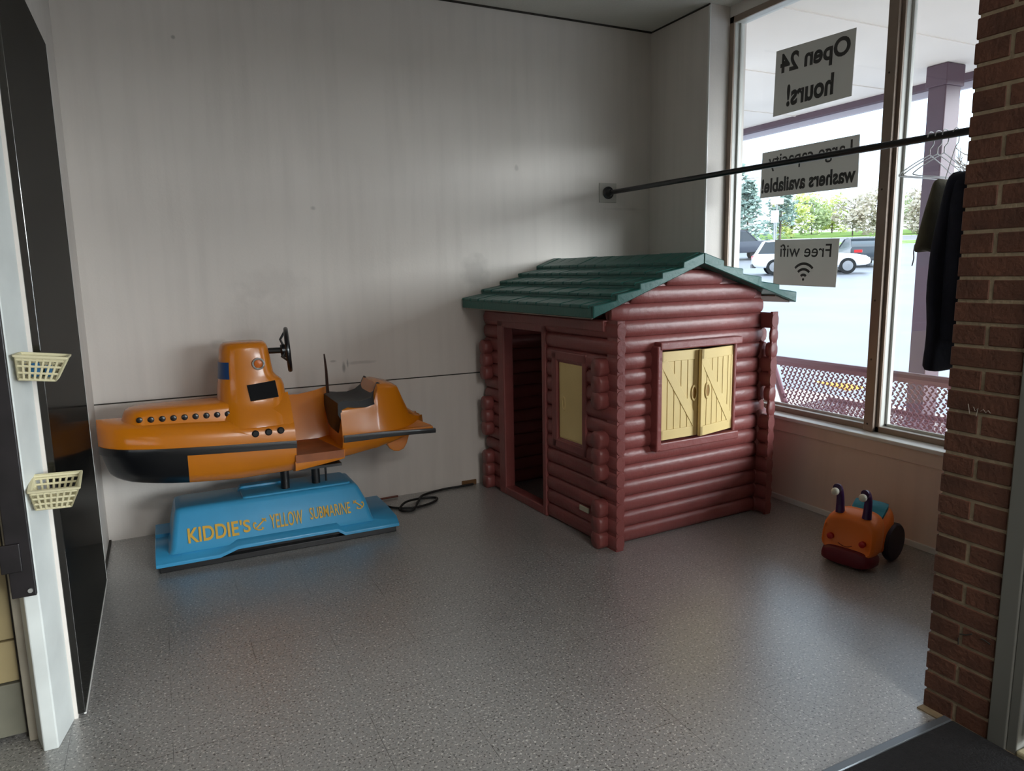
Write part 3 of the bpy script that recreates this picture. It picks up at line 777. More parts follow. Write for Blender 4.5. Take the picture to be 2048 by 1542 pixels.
# left window frame: flat board with notches, and its shutter
lf = MB()
lf.box((-.036, .565, .46), (.03, .62, 1.03)); lf.box((-.036, .27, .46), (.03, .31, 1.03)); lf.box((-.036, .27, .985), (.03, .62, 1.04)); lf.box((-.036, .27, .46), (.03, .62, .515))
lf.build('side_window_frame', M_log, house, smooth=False, bevel=.008)
def shutter(mb_M, w, h, dirn, name='shutter', plain=False):
    o = MB().use(M_cream)
    o.box((0, 0, 0), (w, .014, h), mb_M)
    if not plain:
        o.box((0, -.006, 0), (w, 0, .055), mb_M); o.box((0, -.006, h-.055), (w, 0, h), mb_M)
        o.box((0, -.006, 0), (.022, 0, h), mb_M); o.box((w-.022, -.006, 0), (w, 0, h), mb_M)
        x0, z0, x1, z1 = .02, h-.055, w-.02, .055
        d_ = Vector((x1-x0, z1-z0)).normalized(); q = Vector((-d_.y, d_.x))*.026
        pts = [(x0+q.x, z0+q.y), (x0-q.x, z0-q.y), (x1-q.x, z1-q.y), (x1+q.x, z1+q.y)]
        o.prism(pts, lambda p: (p[0], -.007, max(.03, min(h-.03, p[1]))), lambda p: (p[0], .0, max(.03, min(h-.03, p[1]))), mb_M)
        for k in range(1, 6):
            x = w*k/6
            o.use(M_cream).box((x+.004, -.0035, .055), (x+w/6-.005, 0, h-.055), mb_M)
        o.box((.022, -.0035, .055), (w/6-.002, 0, h-.055), mb_M)
    else:
        o.box((.012, -.004, .012), (w-.012, 0, h-.012), mb_M)
    so = o.build(name, None, house, smooth=False, bevel=.0025)
    return so
# front shutters
hS = .49
ML = Matrix.Translation((.302, .052, .560)); shL = shutter(ML, .292, hS, 1)
angR = math.atan2(.012-.078, .562-.872)
MRs = Matrix.Translation((.566, .016, .560)) @ Matrix.Rotation(math.atan2(.078-.016, .872-.566), 4, 'Z'); shR = shutter(MRs, .312, hS, 1)
def handle(par, M_, x, z, sy_=-.0085, a=.019, b_=.040):
    h = MB().use(M_cream).torus((x, sy_, z), 1.0*a, .0035, 'y', 20, 6, M_ @ Matrix.Identity(4), 1, b_/a)
    pts = [(x+a*.92*math.cos(2*PI*k/18), z+b_*.95*math.sin(2*PI*k/18)) for k in range(18)]
    h.use(M_creamd).prism(pts, lambda p: (p[0], sy_+.001, p[1]), lambda p: (p[0], sy_+.006, p[1]), M_)
    h.build('handle', None, par, smooth=True)
handle(shL, ML, .245, .245); handle(shR, MRs, .055, .255)
# front window frame and hood
wf = MB()
wf.box((.268, .030, .505), (.302, .115, 1.085)); wf.box((.268, .035, .500), (.895, .115, .548)); wf.box((.870, .060, .505), (.890, .115, 1.085))
wf.box((.285, .025, 1.062), (.895, .10, 1.105))
wf.build('front_window_frame', M_log, house, smooth=False, bevel=.007)
# side shutter on the left wall
MS = Matrix.Translation((-.018, .562, .518)) @ Matrix.Rotation(-PI/2, 4, 'Z'); shS = shutter(MS, .252, .468, 1, plain=True); handle(shS, MS, .055, .215, -.005, .014, .036)
# little plate low on the left wall
MB().box((-.043, .235, .150), (-.034, .325, .180)).build('plate', mat('pale_plate', (190, 184, 160), .5), house, smooth=False, bevel=.003)
# roof
def roof_side(sgn):
    sl = .36 if sgn < 0 else .315
    Lh = .735 if sgn < 0 else .75
    V0, V1 = .015, 1.530
    P = lambda t, off: (RU + sgn*t*Lh, RZ - t*Lh*sl + off)        # t 0..1 down the slope, off = height above underside
    mb = MB()
    T = 5
    prof = [P(0, 0), P(1, 0)]
    top = []
    for k in range(T, 0, -1):
        top.append(P(k/T, .062)); top.append(P((k-1)/T+.001, .034 if k > 1 else .058))
    prof = [P(0, 0), P(1, 0)] + top
    mb.prism(prof, lambda q: (q[0], V0, q[1]), lambda q: (q[0], V1, q[1]))
    # rake rail down the front edge
    mb.prism(prof, lambda q: (q[0], V0-.006, q[1]), lambda q: (q[0], V0+.02, q[1]))
    rs = random.Random(5)
    for k in range(T):
        v = V0+.035 + (0 if k % 2 else -.02)
        while v < V1-.02:
            wv = rs.uniform(.085, .125); v1 = min(v+wv, V1); j = rs.uniform(0, .004)
            if k == 0: o0, o1 = .058, .056
            else: o0, o1 = .034, .062
            pr_ = [P(k/T+.004, o0-.012), P((k+1)/T+.006, o1-.012), P((k+1)/T+.006, o1+.004+j), P(k/T+.004, o0+.003+j)]
            va = max(v, V0+.03)
            mb.prism(pr_, lambda q: (q[0], va+.003, q[1]), lambda q: (q[0], v1-.003, q[1]))
            v = v1
    return mb.build('roof_panel', M_green, house, smooth=False, bevel=.004, segs=1)
roof_side(-1); roof_side(1)
M_und = mat('tan_underside', (150, 134, 120), .6)
for sgn, sl in ((-1, .36), (1, .315)):
    q = [(RU+sgn*.60, .003), (RU+sgn*.725, .003)]
    und = MB(); a = [(u, under(u)-.001) for u, _ in q]; b = [(u, under(u)-.009) for u, _ in q][::-1]
    und.prism(a+b, lambda p: (p[0], .04, p[1]), lambda p: (p[0], 1.50, p[1]))
    und.build('eave_soffit', M_und, house, smooth=False)

# ---------------------------------------------------------------- snail ride-on toy
M_so = mat('toy_orange', (244, 126, 46), .42, noise_amt=.04)
M_sm = mat('toy_maroon', (104, 18, 34), .45)
M_sp = mat('toy_purple', (58, 26, 74), .3)
M_sw = mat('toy_wheel', (38, 26, 44), .5)
M_st = mat('toy_teal', (40, 140, 168), .5)
M_eye = mat('toy_eye', (226, 220, 200), .35)
M_red = mat('toy_red', (182, 24, 20), .4)
sn = empty('ride_on_toy', (2.985, 2.325, 0), math.atan2(-.20, -1)+PI, 'orange snail ride-on toy with purple eye stalks below the window', 'ride-on toy')
# local +x runs from the face back to the tail
hd = MB()
HD = [(.012, .118, .080, .215), (.0, .128, .070, .232), (.004, .134, .062, .248), (.03, .138, .055, .264), (.075, .139, .052, .274), (.11, .134, .055, .272), (.135, .118, .07, .255)]
def sq_ring(x, w, z0, z1, n=24, p=3.2, lean=0):
    r = []
    for k in range(n):
        t = 2*PI*k/n; c_, s_ = math.cos(t), math.sin(t)
        zz = (z0+z1)/2 + (z1-z0)/2*math.copysign(abs(s_)**(2/p), s_)
        ww = w*(1 - .14*(s_+1)/2 + .03)
        r.append((x + lean*max(0, zz-.12), ww*math.copysign(abs(c_)**(2/p), c_), zz))
    return r
hd.loft([sq_ring(x, w, z0, z1, p=3.8, lean=.22) for x, w, z0, z1 in HD]); hd.build('head', M_so, sn, angle=60)
bd = MB()
BD = [(.10, .10, .055, .20), (.135, .112, .05, .19), (.175, .120, .045, .205), (.215, .124, .05, .250), (.25, .122, .07, .278), (.285, .105, .10, .274), (.31, .075, .14, .24)]
bd.loft([sq_ring(*r, p=3.6) for r in BD]); bd.build('body', M_so, sn, angle=60)
se = MB()
SE = [(.130, .048, .262), (.150, .070, .222), (.180, .080, .216), (.215, .084, .257), (.25, .084, .284), (.282, .07, .282)]
se.loft([[(x, -w, z-.02), (x, w, z-.02), (x, w, z), (x, w*.5, z+.003), (x, -w*.5, z+.003), (x, -w, z)] for x, w, z in SE]); se.build('seat', M_st, sn, angle=60)
bp_ = MB()
bp_.loft([sq_ring(x, w, z0, z1, p=3.5) for x, w, z0, z1 in ((-.022, .095, .022, .082), (-.016, .120, .012, .092), (.02, .136, .008, .094), (.08, .136, .008, .085), (.12, .12, .02, .07))]); bp_.build('bumper', M_sm, sn, angle=60)
for s_ in (-1, 1):
    b0 = (.060, s_*.068, .255)
    eyest = MB().tube(cat_([b0, (.062, s_*.070, .31), (.058, s_*.072, .355), (.040, s_*.072, .385), (.022, s_*.070, .388)], 4), [.023, .022, .021, .020, .0195, .019, .0185, .018, .018, .018, .018, .0185, .019, .020, .021, .022, .022], 14)
    eo = eyest.build('eye_stalk', M_sp, sn, angle=70)
    MB().ball((.004, s_*.070, .374), (.0195, .0195, .0195)).build('eye', M_eye, eo, angle=80)
for s_, zz in ((-1, .138), (1, .138)):
    ck = MB().lathe([(.016, .010), (.016, -.004), (.008, -.007)], (.0, s_*.082, zz), 18, 'x')
    ck.build('cheek', M_red, sn)
MB().tube([( -.0075, -.035+.07*k/8, .118 - .012*math.sin(PI*k/8)) for k in range(9)], .0022, 6).build('smile', mat('toy_smile', (130, 44, 16), .5), sn)
for s_ in (-1, 1):
    MB().lathe([(.04, -.018), (.090, -.018), (.098, -.008), (.098, .008), (.090, .018), (.04, .018)], (.262, s_*.112, .098), 32, 'y').build('wheel', M_sw, sn, angle=50)
    MB().lathe([(.035, -.018), (.045, 0), (.035, .018)], (.05, s_*.075, .045), 20, 'y').build('front_wheel', M_sw, sn)

# ---------------------------------------------------------------- clothes rod with clothes
rod = empty('clothes_rod', (3.05, 4.56, 2.054), 0, 'black clothes rod across the alcove from back wall to brick pier', 'clothes rod')
A = Vector((0, -.012, 0)); Bp = Vector((.147, -3.155, 0))
MB().tube([A, Bp], .0165, 18).build('rod', M_black, rod)
MB().lathe([(.045, 0), (.045, -.008), (.03, -.014), (.022, -.03), (.02, -.045)], (0, -.008, 0), 24, 'y').build('flange', M_black, rod)
MB().box((-.075, -.007, -.07), (.075, 0, .07)).build('backing_board', mat('grey_board', (176, 172, 164), .6), rod, smooth=False, bevel=.002)
M_wire = mat('pale_wire', (226, 228, 232), .4)
def rod_x(y): return 3.05 + (4.56-y)/3.155*.147
def hanger(name, y, lean, label, m=M_wire, dz=0, w=.20):
    x = rod_x(y); o = MB()
    R3 = Matrix.Translation((x, y, 2.054)) @ Matrix.Rotation(lean, 4, 'Z')
    hook = [(.0, .0, -.075), (.0, 0, -.05), (.022, 0, -.03), (.024, 0, -.0), (.017, 0, .019), (0, 0, .0235), (-.017, 0, .019), (-.024, 0, .0)]
    o.tube(cat_(hook, 3), .0024, 6, R3)
    o.tube(cat_([(0, 0, -.075), (-.5*w, 0, -.115), (-w, 0, -.165), (-w+.01, 0, -.178), (0, 0, -.178), (w-.01, 0, -.178), (w, 0, -.165), (.5*w, 0, -.115), (0, 0, -.075)], 3), .0024, 6, R3)
    return tag(o.build(name, m), label, 'hanger', 'empty wire hangers on the black rod')
hanger('wire_hanger', 2.085, .03, 'pale wire hanger nearest the dark jacket, on the black rod')
hanger('wire_hanger', 2.115, -.03, 'pale wire hanger between the jacket and the others, on the black rod')
hanger('wire_hanger', 2.15, .04, 'pale wire hanger farthest from the brick pier on the black rod')
def garment(name, y, m, rows, label, cat, lean=0, dep=.05, folds=5, seed=1):
    # rows: (z, x_left, x_right) measured in the room
    rr_ = []
    for (z, xl, xr, dd_) in rows:
        n = 36; ring = []; cxx = (xl+xr)/2; a = (xr-xl)/2
        for k in range(n):
            t = 2*PI*k/n; c_, s_ = math.cos(t), math.sin(t)
            fold = 1 + .16*math.sin(folds*t+seed+z*3)*min(1, (2.0-z))
            ring.append((cxx+a*c_, y + dd_*fold*math.copysign(abs(s_)**.8, s_) + .01*math.sin(z*9+seed), z+.006*math.sin(3*t+seed)))
        rr_.append(ring)
    o = MB().loft(rr_).build(name, m, angle=60, subsurf=1)
    return tag(o, label, cat)
M_navy = mat('navy_cloth', (26, 29, 44), .85, noise_amt=.2, noise_scale=20, bump=.4, bump_scale=25)
M_olive = mat('olive_cloth', (112, 106, 86), .85, noise_amt=.15, noise_scale=20, bump=.4, bump_scale=25)
ja = garment('jacket', 1.92, M_navy, [(1.875, 3.00, 3.16, .02), (1.855, 2.955, 3.25, .042), (1.80, 2.935, 3.32, .046), (1.715, 2.917, 3.34, .05), (1.57, 2.897, 3.35, .05), (1.47, 2.900, 3.35, .05), (1.35, 2.886, 3.35, .05), (1.26, 2.900, 3.35, .05), (1.13, 2.884, 3.36, .052), (1.065, 2.868, 3.36, .052), (1.045, 2.90, 3.36, .05)],
             'dark navy jacket hanging on the rod beside the brick pier', 'jacket')
slv = MB().tube(cat_([(3.00, 1.885, 1.82), (2.97, 1.87, 1.70), (2.965, 1.865, 1.50), (2.97, 1.87, 1.30), (2.965, 1.875, 1.18)], 5), [.04]+[.045]*18+[.04, .036], 14)
slv.build('sleeve', M_navy, ja, angle=70)
ol = garment('shirt', 2.04, M_olive, [(1.86, 3.06, 3.20, .008), (1.84, 3.045, 3.24, .016), (1.80, 3.03, 3.26, .02), (1.74, 2.998, 3.25, .024), (1.66, 2.966, 3.22, .026), (1.60, 2.945, 3.16, .028), (1.556, 2.932, 3.10, .028), (1.55, 2.96, 3.08, .02)],
             'short olive garment hanging behind the navy jacket', 'garment', seed=3)
hk = MB().tube(cat_([(rod_x(1.92), 1.92, 1.90), (rod_x(1.92), 1.92, 1.99), (rod_x(1.92)+.022, 1.92, 2.02), (rod_x(1.92)+.02, 1.92, 2.065), (rod_x(1.92), 1.92, 2.078), (rod_x(1.92)-.022, 1.92, 2.06)], 4), .002, 6)
hk.build('hanger_hook', M_wire, ja)
hk = MB().tube(cat_([(rod_x(2.04)-.05, 2.04, 1.86), (rod_x(2.04), 2.04, 1.99), (rod_x(2.04)+.022, 2.04, 2.02), (rod_x(2.04)+.02, 2.04, 2.065), (rod_x(2.04), 2.04, 2.078), (rod_x(2.04)-.022, 2.04, 2.06)], 4), .002, 6)
hk.build('hanger_hook', M_wire, ol)
ls = MB().tube(cat_([(2.945, 2.04, 1.58), (2.94, 2.04, 1.55), (2.943, 2.04, 1.52), (2.935, 2.04, 1.49)], 4), .0025, 6); ls.build('drawstring', mat('white_string', (200, 200, 200), .7), ol)

# ---------------------------------------------------------------- small baskets on the white post
M_bask = mat('cream_basket', (206, 198, 162), .5, noise_amt=.1, noise_scale=12)
M_tb = mat('blue_trinket', (50, 130, 190), .5); M_tg = mat('green_trinket', (60, 90, 60), .5)
def basket(loc, rx, ry, label, trinkets=False, rz=0):
    t = empty('wall_basket', loc, 0, label, 'basket', None); t.rotation_euler = (rx, ry, rz)
    W, D_, Hh = .128, .095, .068; g = MB()
    def corner(u, v, h):      # tapered: u,v in 0..1, h 0..1
        tp = lerp(.20, 0, h)
        return Vector((lerp(W*tp*.35, W*(1-tp), u), lerp(D_*tp*.5, D_*(1-tp*.5), v), Hh*h))
    def strip(a, b, r=.0036): g.tube([a, b], r, 6)
    for h in (0, .30, .60, .88, 1.0):
        rr_ = .0038 if h < .9 else .0050
        for (p, q) in (((0, 0), (1, 0)), ((1, 0), (1, 1)), ((1, 1), (0, 1)), ((0, 1), (0, 0))):
            strip(corner(*p, h), corner(*q, h), rr_)
    for k in range(8):
        u = k/7
        for v in (0, 1): strip(corner(u, v, 0), corner(u, v, 1))
    for k in range(6):
        v = k/5
        for u in (0, 1): strip(corner(u, v, 0), corner(u, v, 1))
        strip(corner(0, v, 0), corner(1, v, 0))
    for k in range(8): strip(corner(k/7, 0, 0), corner(k/7, 1, 0))
    bo = g.build('basket_mesh', M_bask, t, angle=50)
    # rim band
    rb = MB()
    rim = [corner(0, 0, 1), corner(1, 0, 1), corner(1, 1, 1), corner(0, 1, 1)]
    for a, b in zip(rim, rim[1:]+rim[:1]):
        d_ = (b-a).normalized(); q = Vector((d_.y, -d_.x, 0))*.006
        rb.loft([[a-d_*.004, a+q-d_*.004, a+q+Vector((0, 0, .006))-d_*.004, a+Vector((0, 0, .006))-d_*.004], [b+d_*.004, b+q+d_*.004, b+q+Vector((0, 0, .006))+d_*.004, b+Vector((0, 0, .006))+d_*.004]])
    rb.build('rim', M_bask, t, smooth=False)
    return t
basket((-.402, 2.535, 1.207), 0, math.radians(7), 'upper cream plastic basket hung on the white post')
b2 = basket((-.402, 2.545, .795), math.radians(16), math.radians(2), 'lower cream plastic basket hung on the white post, tipped forward')
def trinket(name, loc, s, m, label):
    o = MB().loft([rrect(0, 0, s[0], s[1], min(s[0], s[1])*.4, 0), rrect(0, 0, s[0]*1.05, s[1]*1.05, min(s[0], s[1])*.4, s[2]*.5), rrect(0, 0, s[0]*.8, s[1]*.8, min(s[0], s[1])*.4, s[2])]).build(name, m, angle=50)
    o.location = loc; return tag(o, label, 'trinket')
trinket('blue_trinket', (-.350, 2.572, 1.209), (.012, .014, .040), M_tb, 'blue trinket lying in the upper cream basket, the one nearer the post')
trinket('blue_trinket', (-.318, 2.578, 1.205), (.009, .014, .034), M_tb, 'small blue trinket in the upper cream basket, away from the post')
trinket('green_trinket', (-.337, 2.60, 1.206), (.022, .010, .020), M_tg, 'dark green trinket at the bottom of the upper cream basket')

# ---------------------------------------------------------------- paper signs on the glass
def paper_mat():
    m = bpy.data.materials.new('sign_paper'); m.use_nodes = True; nt = m.node_tree; nt.nodes.clear()
    o = nt.nodes.new('ShaderNodeOutputMaterial'); a = nt.nodes.new('ShaderNodeBsdfDiffuse'); b = nt.nodes.new('ShaderNodeBsdfTranslucent'); x = nt.nodes.new('ShaderNodeMixShader')
    a.inputs[0].default_value = (.70, .68, .64, 1); b.inputs[0].default_value = (.56, .54, .50, 1); x.inputs[0].default_value = .38
    nt.links.new(a.outputs[0], x.inputs[1]); nt.links.new(b.outputs[0], x.inputs[2]); nt.links.new(x.outputs[0], o.inputs[0]); return m
M_paper = paper_mat(); M_ink = mat('sign_ink', (70, 68, 66), .7)
XG = 3.655
def sign(name, q, texts, label, wifi=False):
    # q: four corners (y,z): top-left seen from inside, top-right, bottom-right, bottom-left
    cyy = sum(p[0] for p in q)/4; czz = sum(p[1] for p in q)/4
    s = MB(); s.loft([[(XG, p[0], p[1]) for p in q], [(XG+.0025, p[0], p[1]) for p in q]])
    o = s.build(name, M_paper, smooth=False); tag(o, label, 'sign')
    def P(a, b):    # a: 0 at the high-x end.. reading order from outside runs to +y ; b: 0 bottom, 1 top
        lo = Vector((lerp(q[2][0], q[3][0], a), lerp(q[2][1], q[3][1], a))); hi = Vector((lerp(q[1][0], q[0][0], a), lerp(q[1][1], q[0][1], a)))
        r = lo.lerp(hi, b); return (XG-.0012, r.x, r.y)
    t = MB()
    for (txt, a0, a1, b0, b1, off) in texts: add_text(t, txt, lambda u, v: P(lerp(a0, a1, u), lerp(b0, b1, v)), off)
    t.build('lettering', M_ink, o, smooth=False)
    if wifi:
        t = MB()
        wq = abs(q[0][0]-q[1][0]); hq = abs(q[0][1]-q[3][1]); c_ = (.5, .14)
        for r in (.10, .22, .34):
            for k in range(10):
                t0 = PI/4+PI/2*k/10; t1 = PI/4+PI/2*(k+1)/10
                def pt(rad, t_): return P(c_[0]+rad*math.cos(t_)*hq/wq, c_[1]+rad*math.sin(t_))
                t.add([pt(r-.028, t0), pt(r+.028, t0), pt(r+.028, t1), pt(r-.028, t1)], [(0, 1, 2, 3)])
        t.add([P(c_[0]+.03*math.cos(2*PI*k/12)*hq/wq, c_[1]+.03*math.sin(2*PI*k/12)) for k in range(12)], [tuple(range(12))])
        t.build('signal_symbol', M_ink, o, smooth=False)
    return o
k_ = 1.0097
def S(y, z): return (y*k_, 1.5+(z-1.5)*k_)
sign('paper_sign', [S(3.524, 2.83), S(2.944, 2.803), S(2.953, 2.442), S(3.532, 2.438)], [('Open 24', .05, .93, .55, .93, .034), ('hours!', .22, .82, .10, .44, .036)], 'large paper sign reading Open 24 hours, high on the window')
sign('paper_sign', [S(3.61, 2.228), S(2.883, 2.223), S(2.879, 1.934), S(3.618, 1.941)], [('Large capacity', .06, .92, .56, .93, .012), ('washers available!', .02, .985, .10, .42, .035)], 'wide paper sign reading Large capacity washers available, behind the rod')
sign('paper_sign', [S(3.474, 1.666), S(2.981, 1.652), S(2.991, 1.367), S(3.476, 1.38)], [('Free wifi', .10, .90, .62, .90, .006)], 'small paper sign reading Free wifi with a signal symbol', wifi=True)

# ---------------------------------------------------------------- outside: porch
M_conc = mat('sidewalk_concrete', (214, 206, 198), .8, noise_amt=.1, noise_scale=5, bump=.2)
M_purple = mat('plum_paint', (82, 58, 70), .45, noise_amt=.1, noise_scale=4)
M_sof = mat('soffit_paint', (240, 232, 224), .7, noise_amt=.05, noise_scale=2)
struct(boxobj('sidewalk', (3.70, -8, -.15), (7.0, 14, -.01), M_conc))
struct(boxobj('sidewalk_entry', (2.40, -8, -.15), (3.70, 1.19, -.01), M_conc))
so = MB().box((3.68, -8, 3.16), (6.66, 16, 3.30)).box((2.38, -8, 3.16), (3.68, 1.19, 3.30))
for k in range(-6, 14): so.box((3.68, k*1.22, 3.152), (6.66, k*1.22+.02, 3.16))
struct(so.build('porch_soffit', M_sof, smooth=False))
struct(MB().box((6.60, -8, 3.10), (6.68, 16, 3.34)).build('fascia', M_purple, smooth=False))
struct(MB().box((6.68, -8, 3.045), (6.72, 16, 3.11)).build('gutter', mat('pale_gutter', (196, 190, 200), .5), smooth=False))
pc = MB().box((6.10, 4.045, -.01), (6.30, 4.205, 3.158)).box((6.08, 4.03, 2.98), (6.32, 4.22, 3.158)); pco = pc.build('porch_post', M_purple, smooth=False, bevel=.008)
tag(pco, 'square plum painted post holding up the porch outside the window', 'post')
# bench with expanded-metal back
bn = empty('bench', (4.30, 3.0, -.01), 0, 'plum expanded-metal bench on the sidewalk outside the window', 'bench')
Bl = Matrix.Identity(4)
def bp3(x, y, z): return (x-4.30, y-3.0, z+.01)
M_bpl = mat('bench_plum', (116, 78, 90), .4)
fr = MB()
yb0, yb1 = 2.08, 4.02
fr.tube([bp3(4.20, yb0, .79), bp3(4.20, yb1, .79)], .034, 10)
fr.tube([bp3(4.30, yb0, .42), bp3(4.30, yb1-.09, .42)], .016, 8)
fr.tube([bp3(4.74, yb0, .44), bp3(4.74, yb1-.09, .44)], .020, 8)
for y in (yb0, yb1): fr.tube([bp3(4.20, y, .79), bp3(4.30, y-(.07 if y > 3 else 0), .42)], .024, 8)
fr.build('bench_frame', M_bpl, bn)
def expanded(p0, eu, ev, nu, nv, m, name, par, w=.006):
    g = MB(); p0 = Vector(p0); eu = Vector(eu)/nu; ev = Vector(ev)/nv; nrm = eu.cross(ev).normalized()*.003
    for j in range(nv+1):
        for i in range(nu):
            o = (j % 2)*.5
            pts = [p0+eu*(i+o)+ev*j, p0+eu*(i+o+.22)+ev*(j+.5), p0+eu*(i+o+.5)+ev*(j+.5) + eu*.0, p0+eu*(i+o+.5)+ev*(j+.5)]
            a = p0+eu*(i+o)+ev*j; b = a+eu*.5+ev*.5 if j < nv else None
            c_ = a+eu*.5-ev*.5 if j > 0 else None
            for q in (b,):
                if q is not None:
                    d_ = (q-a).normalized(); s = d_.cross(nrm).normalized()*w
                    g.add([a+s, a-s, q-s, q+s], [(0, 1, 2, 3)])
            if c_ is not None:
                d_ = (c_-a).normalized(); s = d_.cross(nrm).normalized()*w
                g.add([a+s, a-s, c_-s, c_+s], [(0, 1, 2, 3)])
    o = g.build(name, m, par, smooth=False)
    sd = o.modifiers.new('thick', 'SOLIDIFY'); sd.thickness = .004
    return o
expanded(bp3(4.30, yb0, .42), (0, 1.86, 0), (-.10, .0, .37), 46, 12, M_bpl, 'back_mesh', bn)
expanded(bp3(4.30, yb0, .42), (0, 1.86, 0), (.44, .0, .02), 46, 14, M_bpl, 'seat_mesh', bn)
for y in (2.25, 3.05, 3.75):
    MB().tube([bp3(4.28, y, .42), bp3(4.36, y, .0)], .022, 8).tube([bp3(4.70, y, .43), bp3(4.66, y, .0)], .022, 8).tube([bp3(4.30, y, .41), bp3(4.72, y, .42)], .018, 8).build('bench_leg', M_bpl, bn)

# ---------------------------------------------------------------- outside: parking lot and beyond
def gz(D):
    tab = [(0, -.10), (7.2, -.10), (12, .10), (22, .58), (33, 1.14), (40, 1.42), (45, 1.90), (50, 2.32), (60, 2.92), (64, 3.25), (75, 4.2), (100, 5.6), (160, 7.5)]
    for (a, za), (b, zb) in zip(tab, tab[1:]):
        if D <= b: return za+(zb-za)*(D-a)/(b-a)
    return tab[-1][1]
M_lot = mat('pale_asphalt', (158, 161, 168), .42, noise_amt=.12, noise_scale=.35, spec=.6, bump=.15, bump_scale=6, stretch=(1, 1, 1))
M_grass = mat('spring_grass', (126, 160, 62), .9, noise_amt=.25, noise_scale=1.5)
M_road = mat('grey_road', (150, 148, 150), .8, noise_amt=.08, noise_scale=1)
M_kerb = mat('pale_kerb', (206, 204, 198), .8)
def ring_patch(name, D0, D1, a0, a1, m, dz=0, nd_=12, na=40, thick=0):
    mb = MB(); v = []; f = []
    for i in range(nd_+1):
        D = lerp(D0, D1, i/nd_)
        for j in range(na+1):
            a = math.radians(lerp(a0, a1, j/na)); v.append((D*math.sin(a), D*math.cos(a), gz(D)+dz))
    for i in range(nd_):
        for j in range(na):
            f.append((i*(na+1)+j, i*(na+1)+j+1, (i+1)*(na+1)+j+1, (i+1)*(na+1)+j))
    mb.add(v, f); o = mb.build(name, m); return struct(o)
ring_patch('parking_lot', 6.0, 60, 5, 175, M_lot, 0, 40, 60)
ring_patch('grass_verge', 60, 64, 5, 175, M_grass, .02, 2, 60)
ring_patch('kerb', 59.7, 60.1, 5, 175, M_kerb, .12, 1, 60)
ring_patch('road', 64, 71, 5, 175, M_road, .03, 3, 60)
ring_patch('grass_bank', 71, 160, 5, 175, M_grass, .04, 10, 60)
wsx = MB().prism([(0, 0), (.40, 0), (.36, .13), (.04, .13)], lambda q: (7.35+q[0], 5.85, -.12+q[1]), lambda q: (7.93+q[0], 8.4, -.10+q[1])).build('parking_stop', mat('yellow_paint', (232, 176, 40), .6, noise_amt=.1), smooth=False, bevel=.01)
tag(wsx, 'yellow painted parking stop seen through the bench back', 'parking stop')

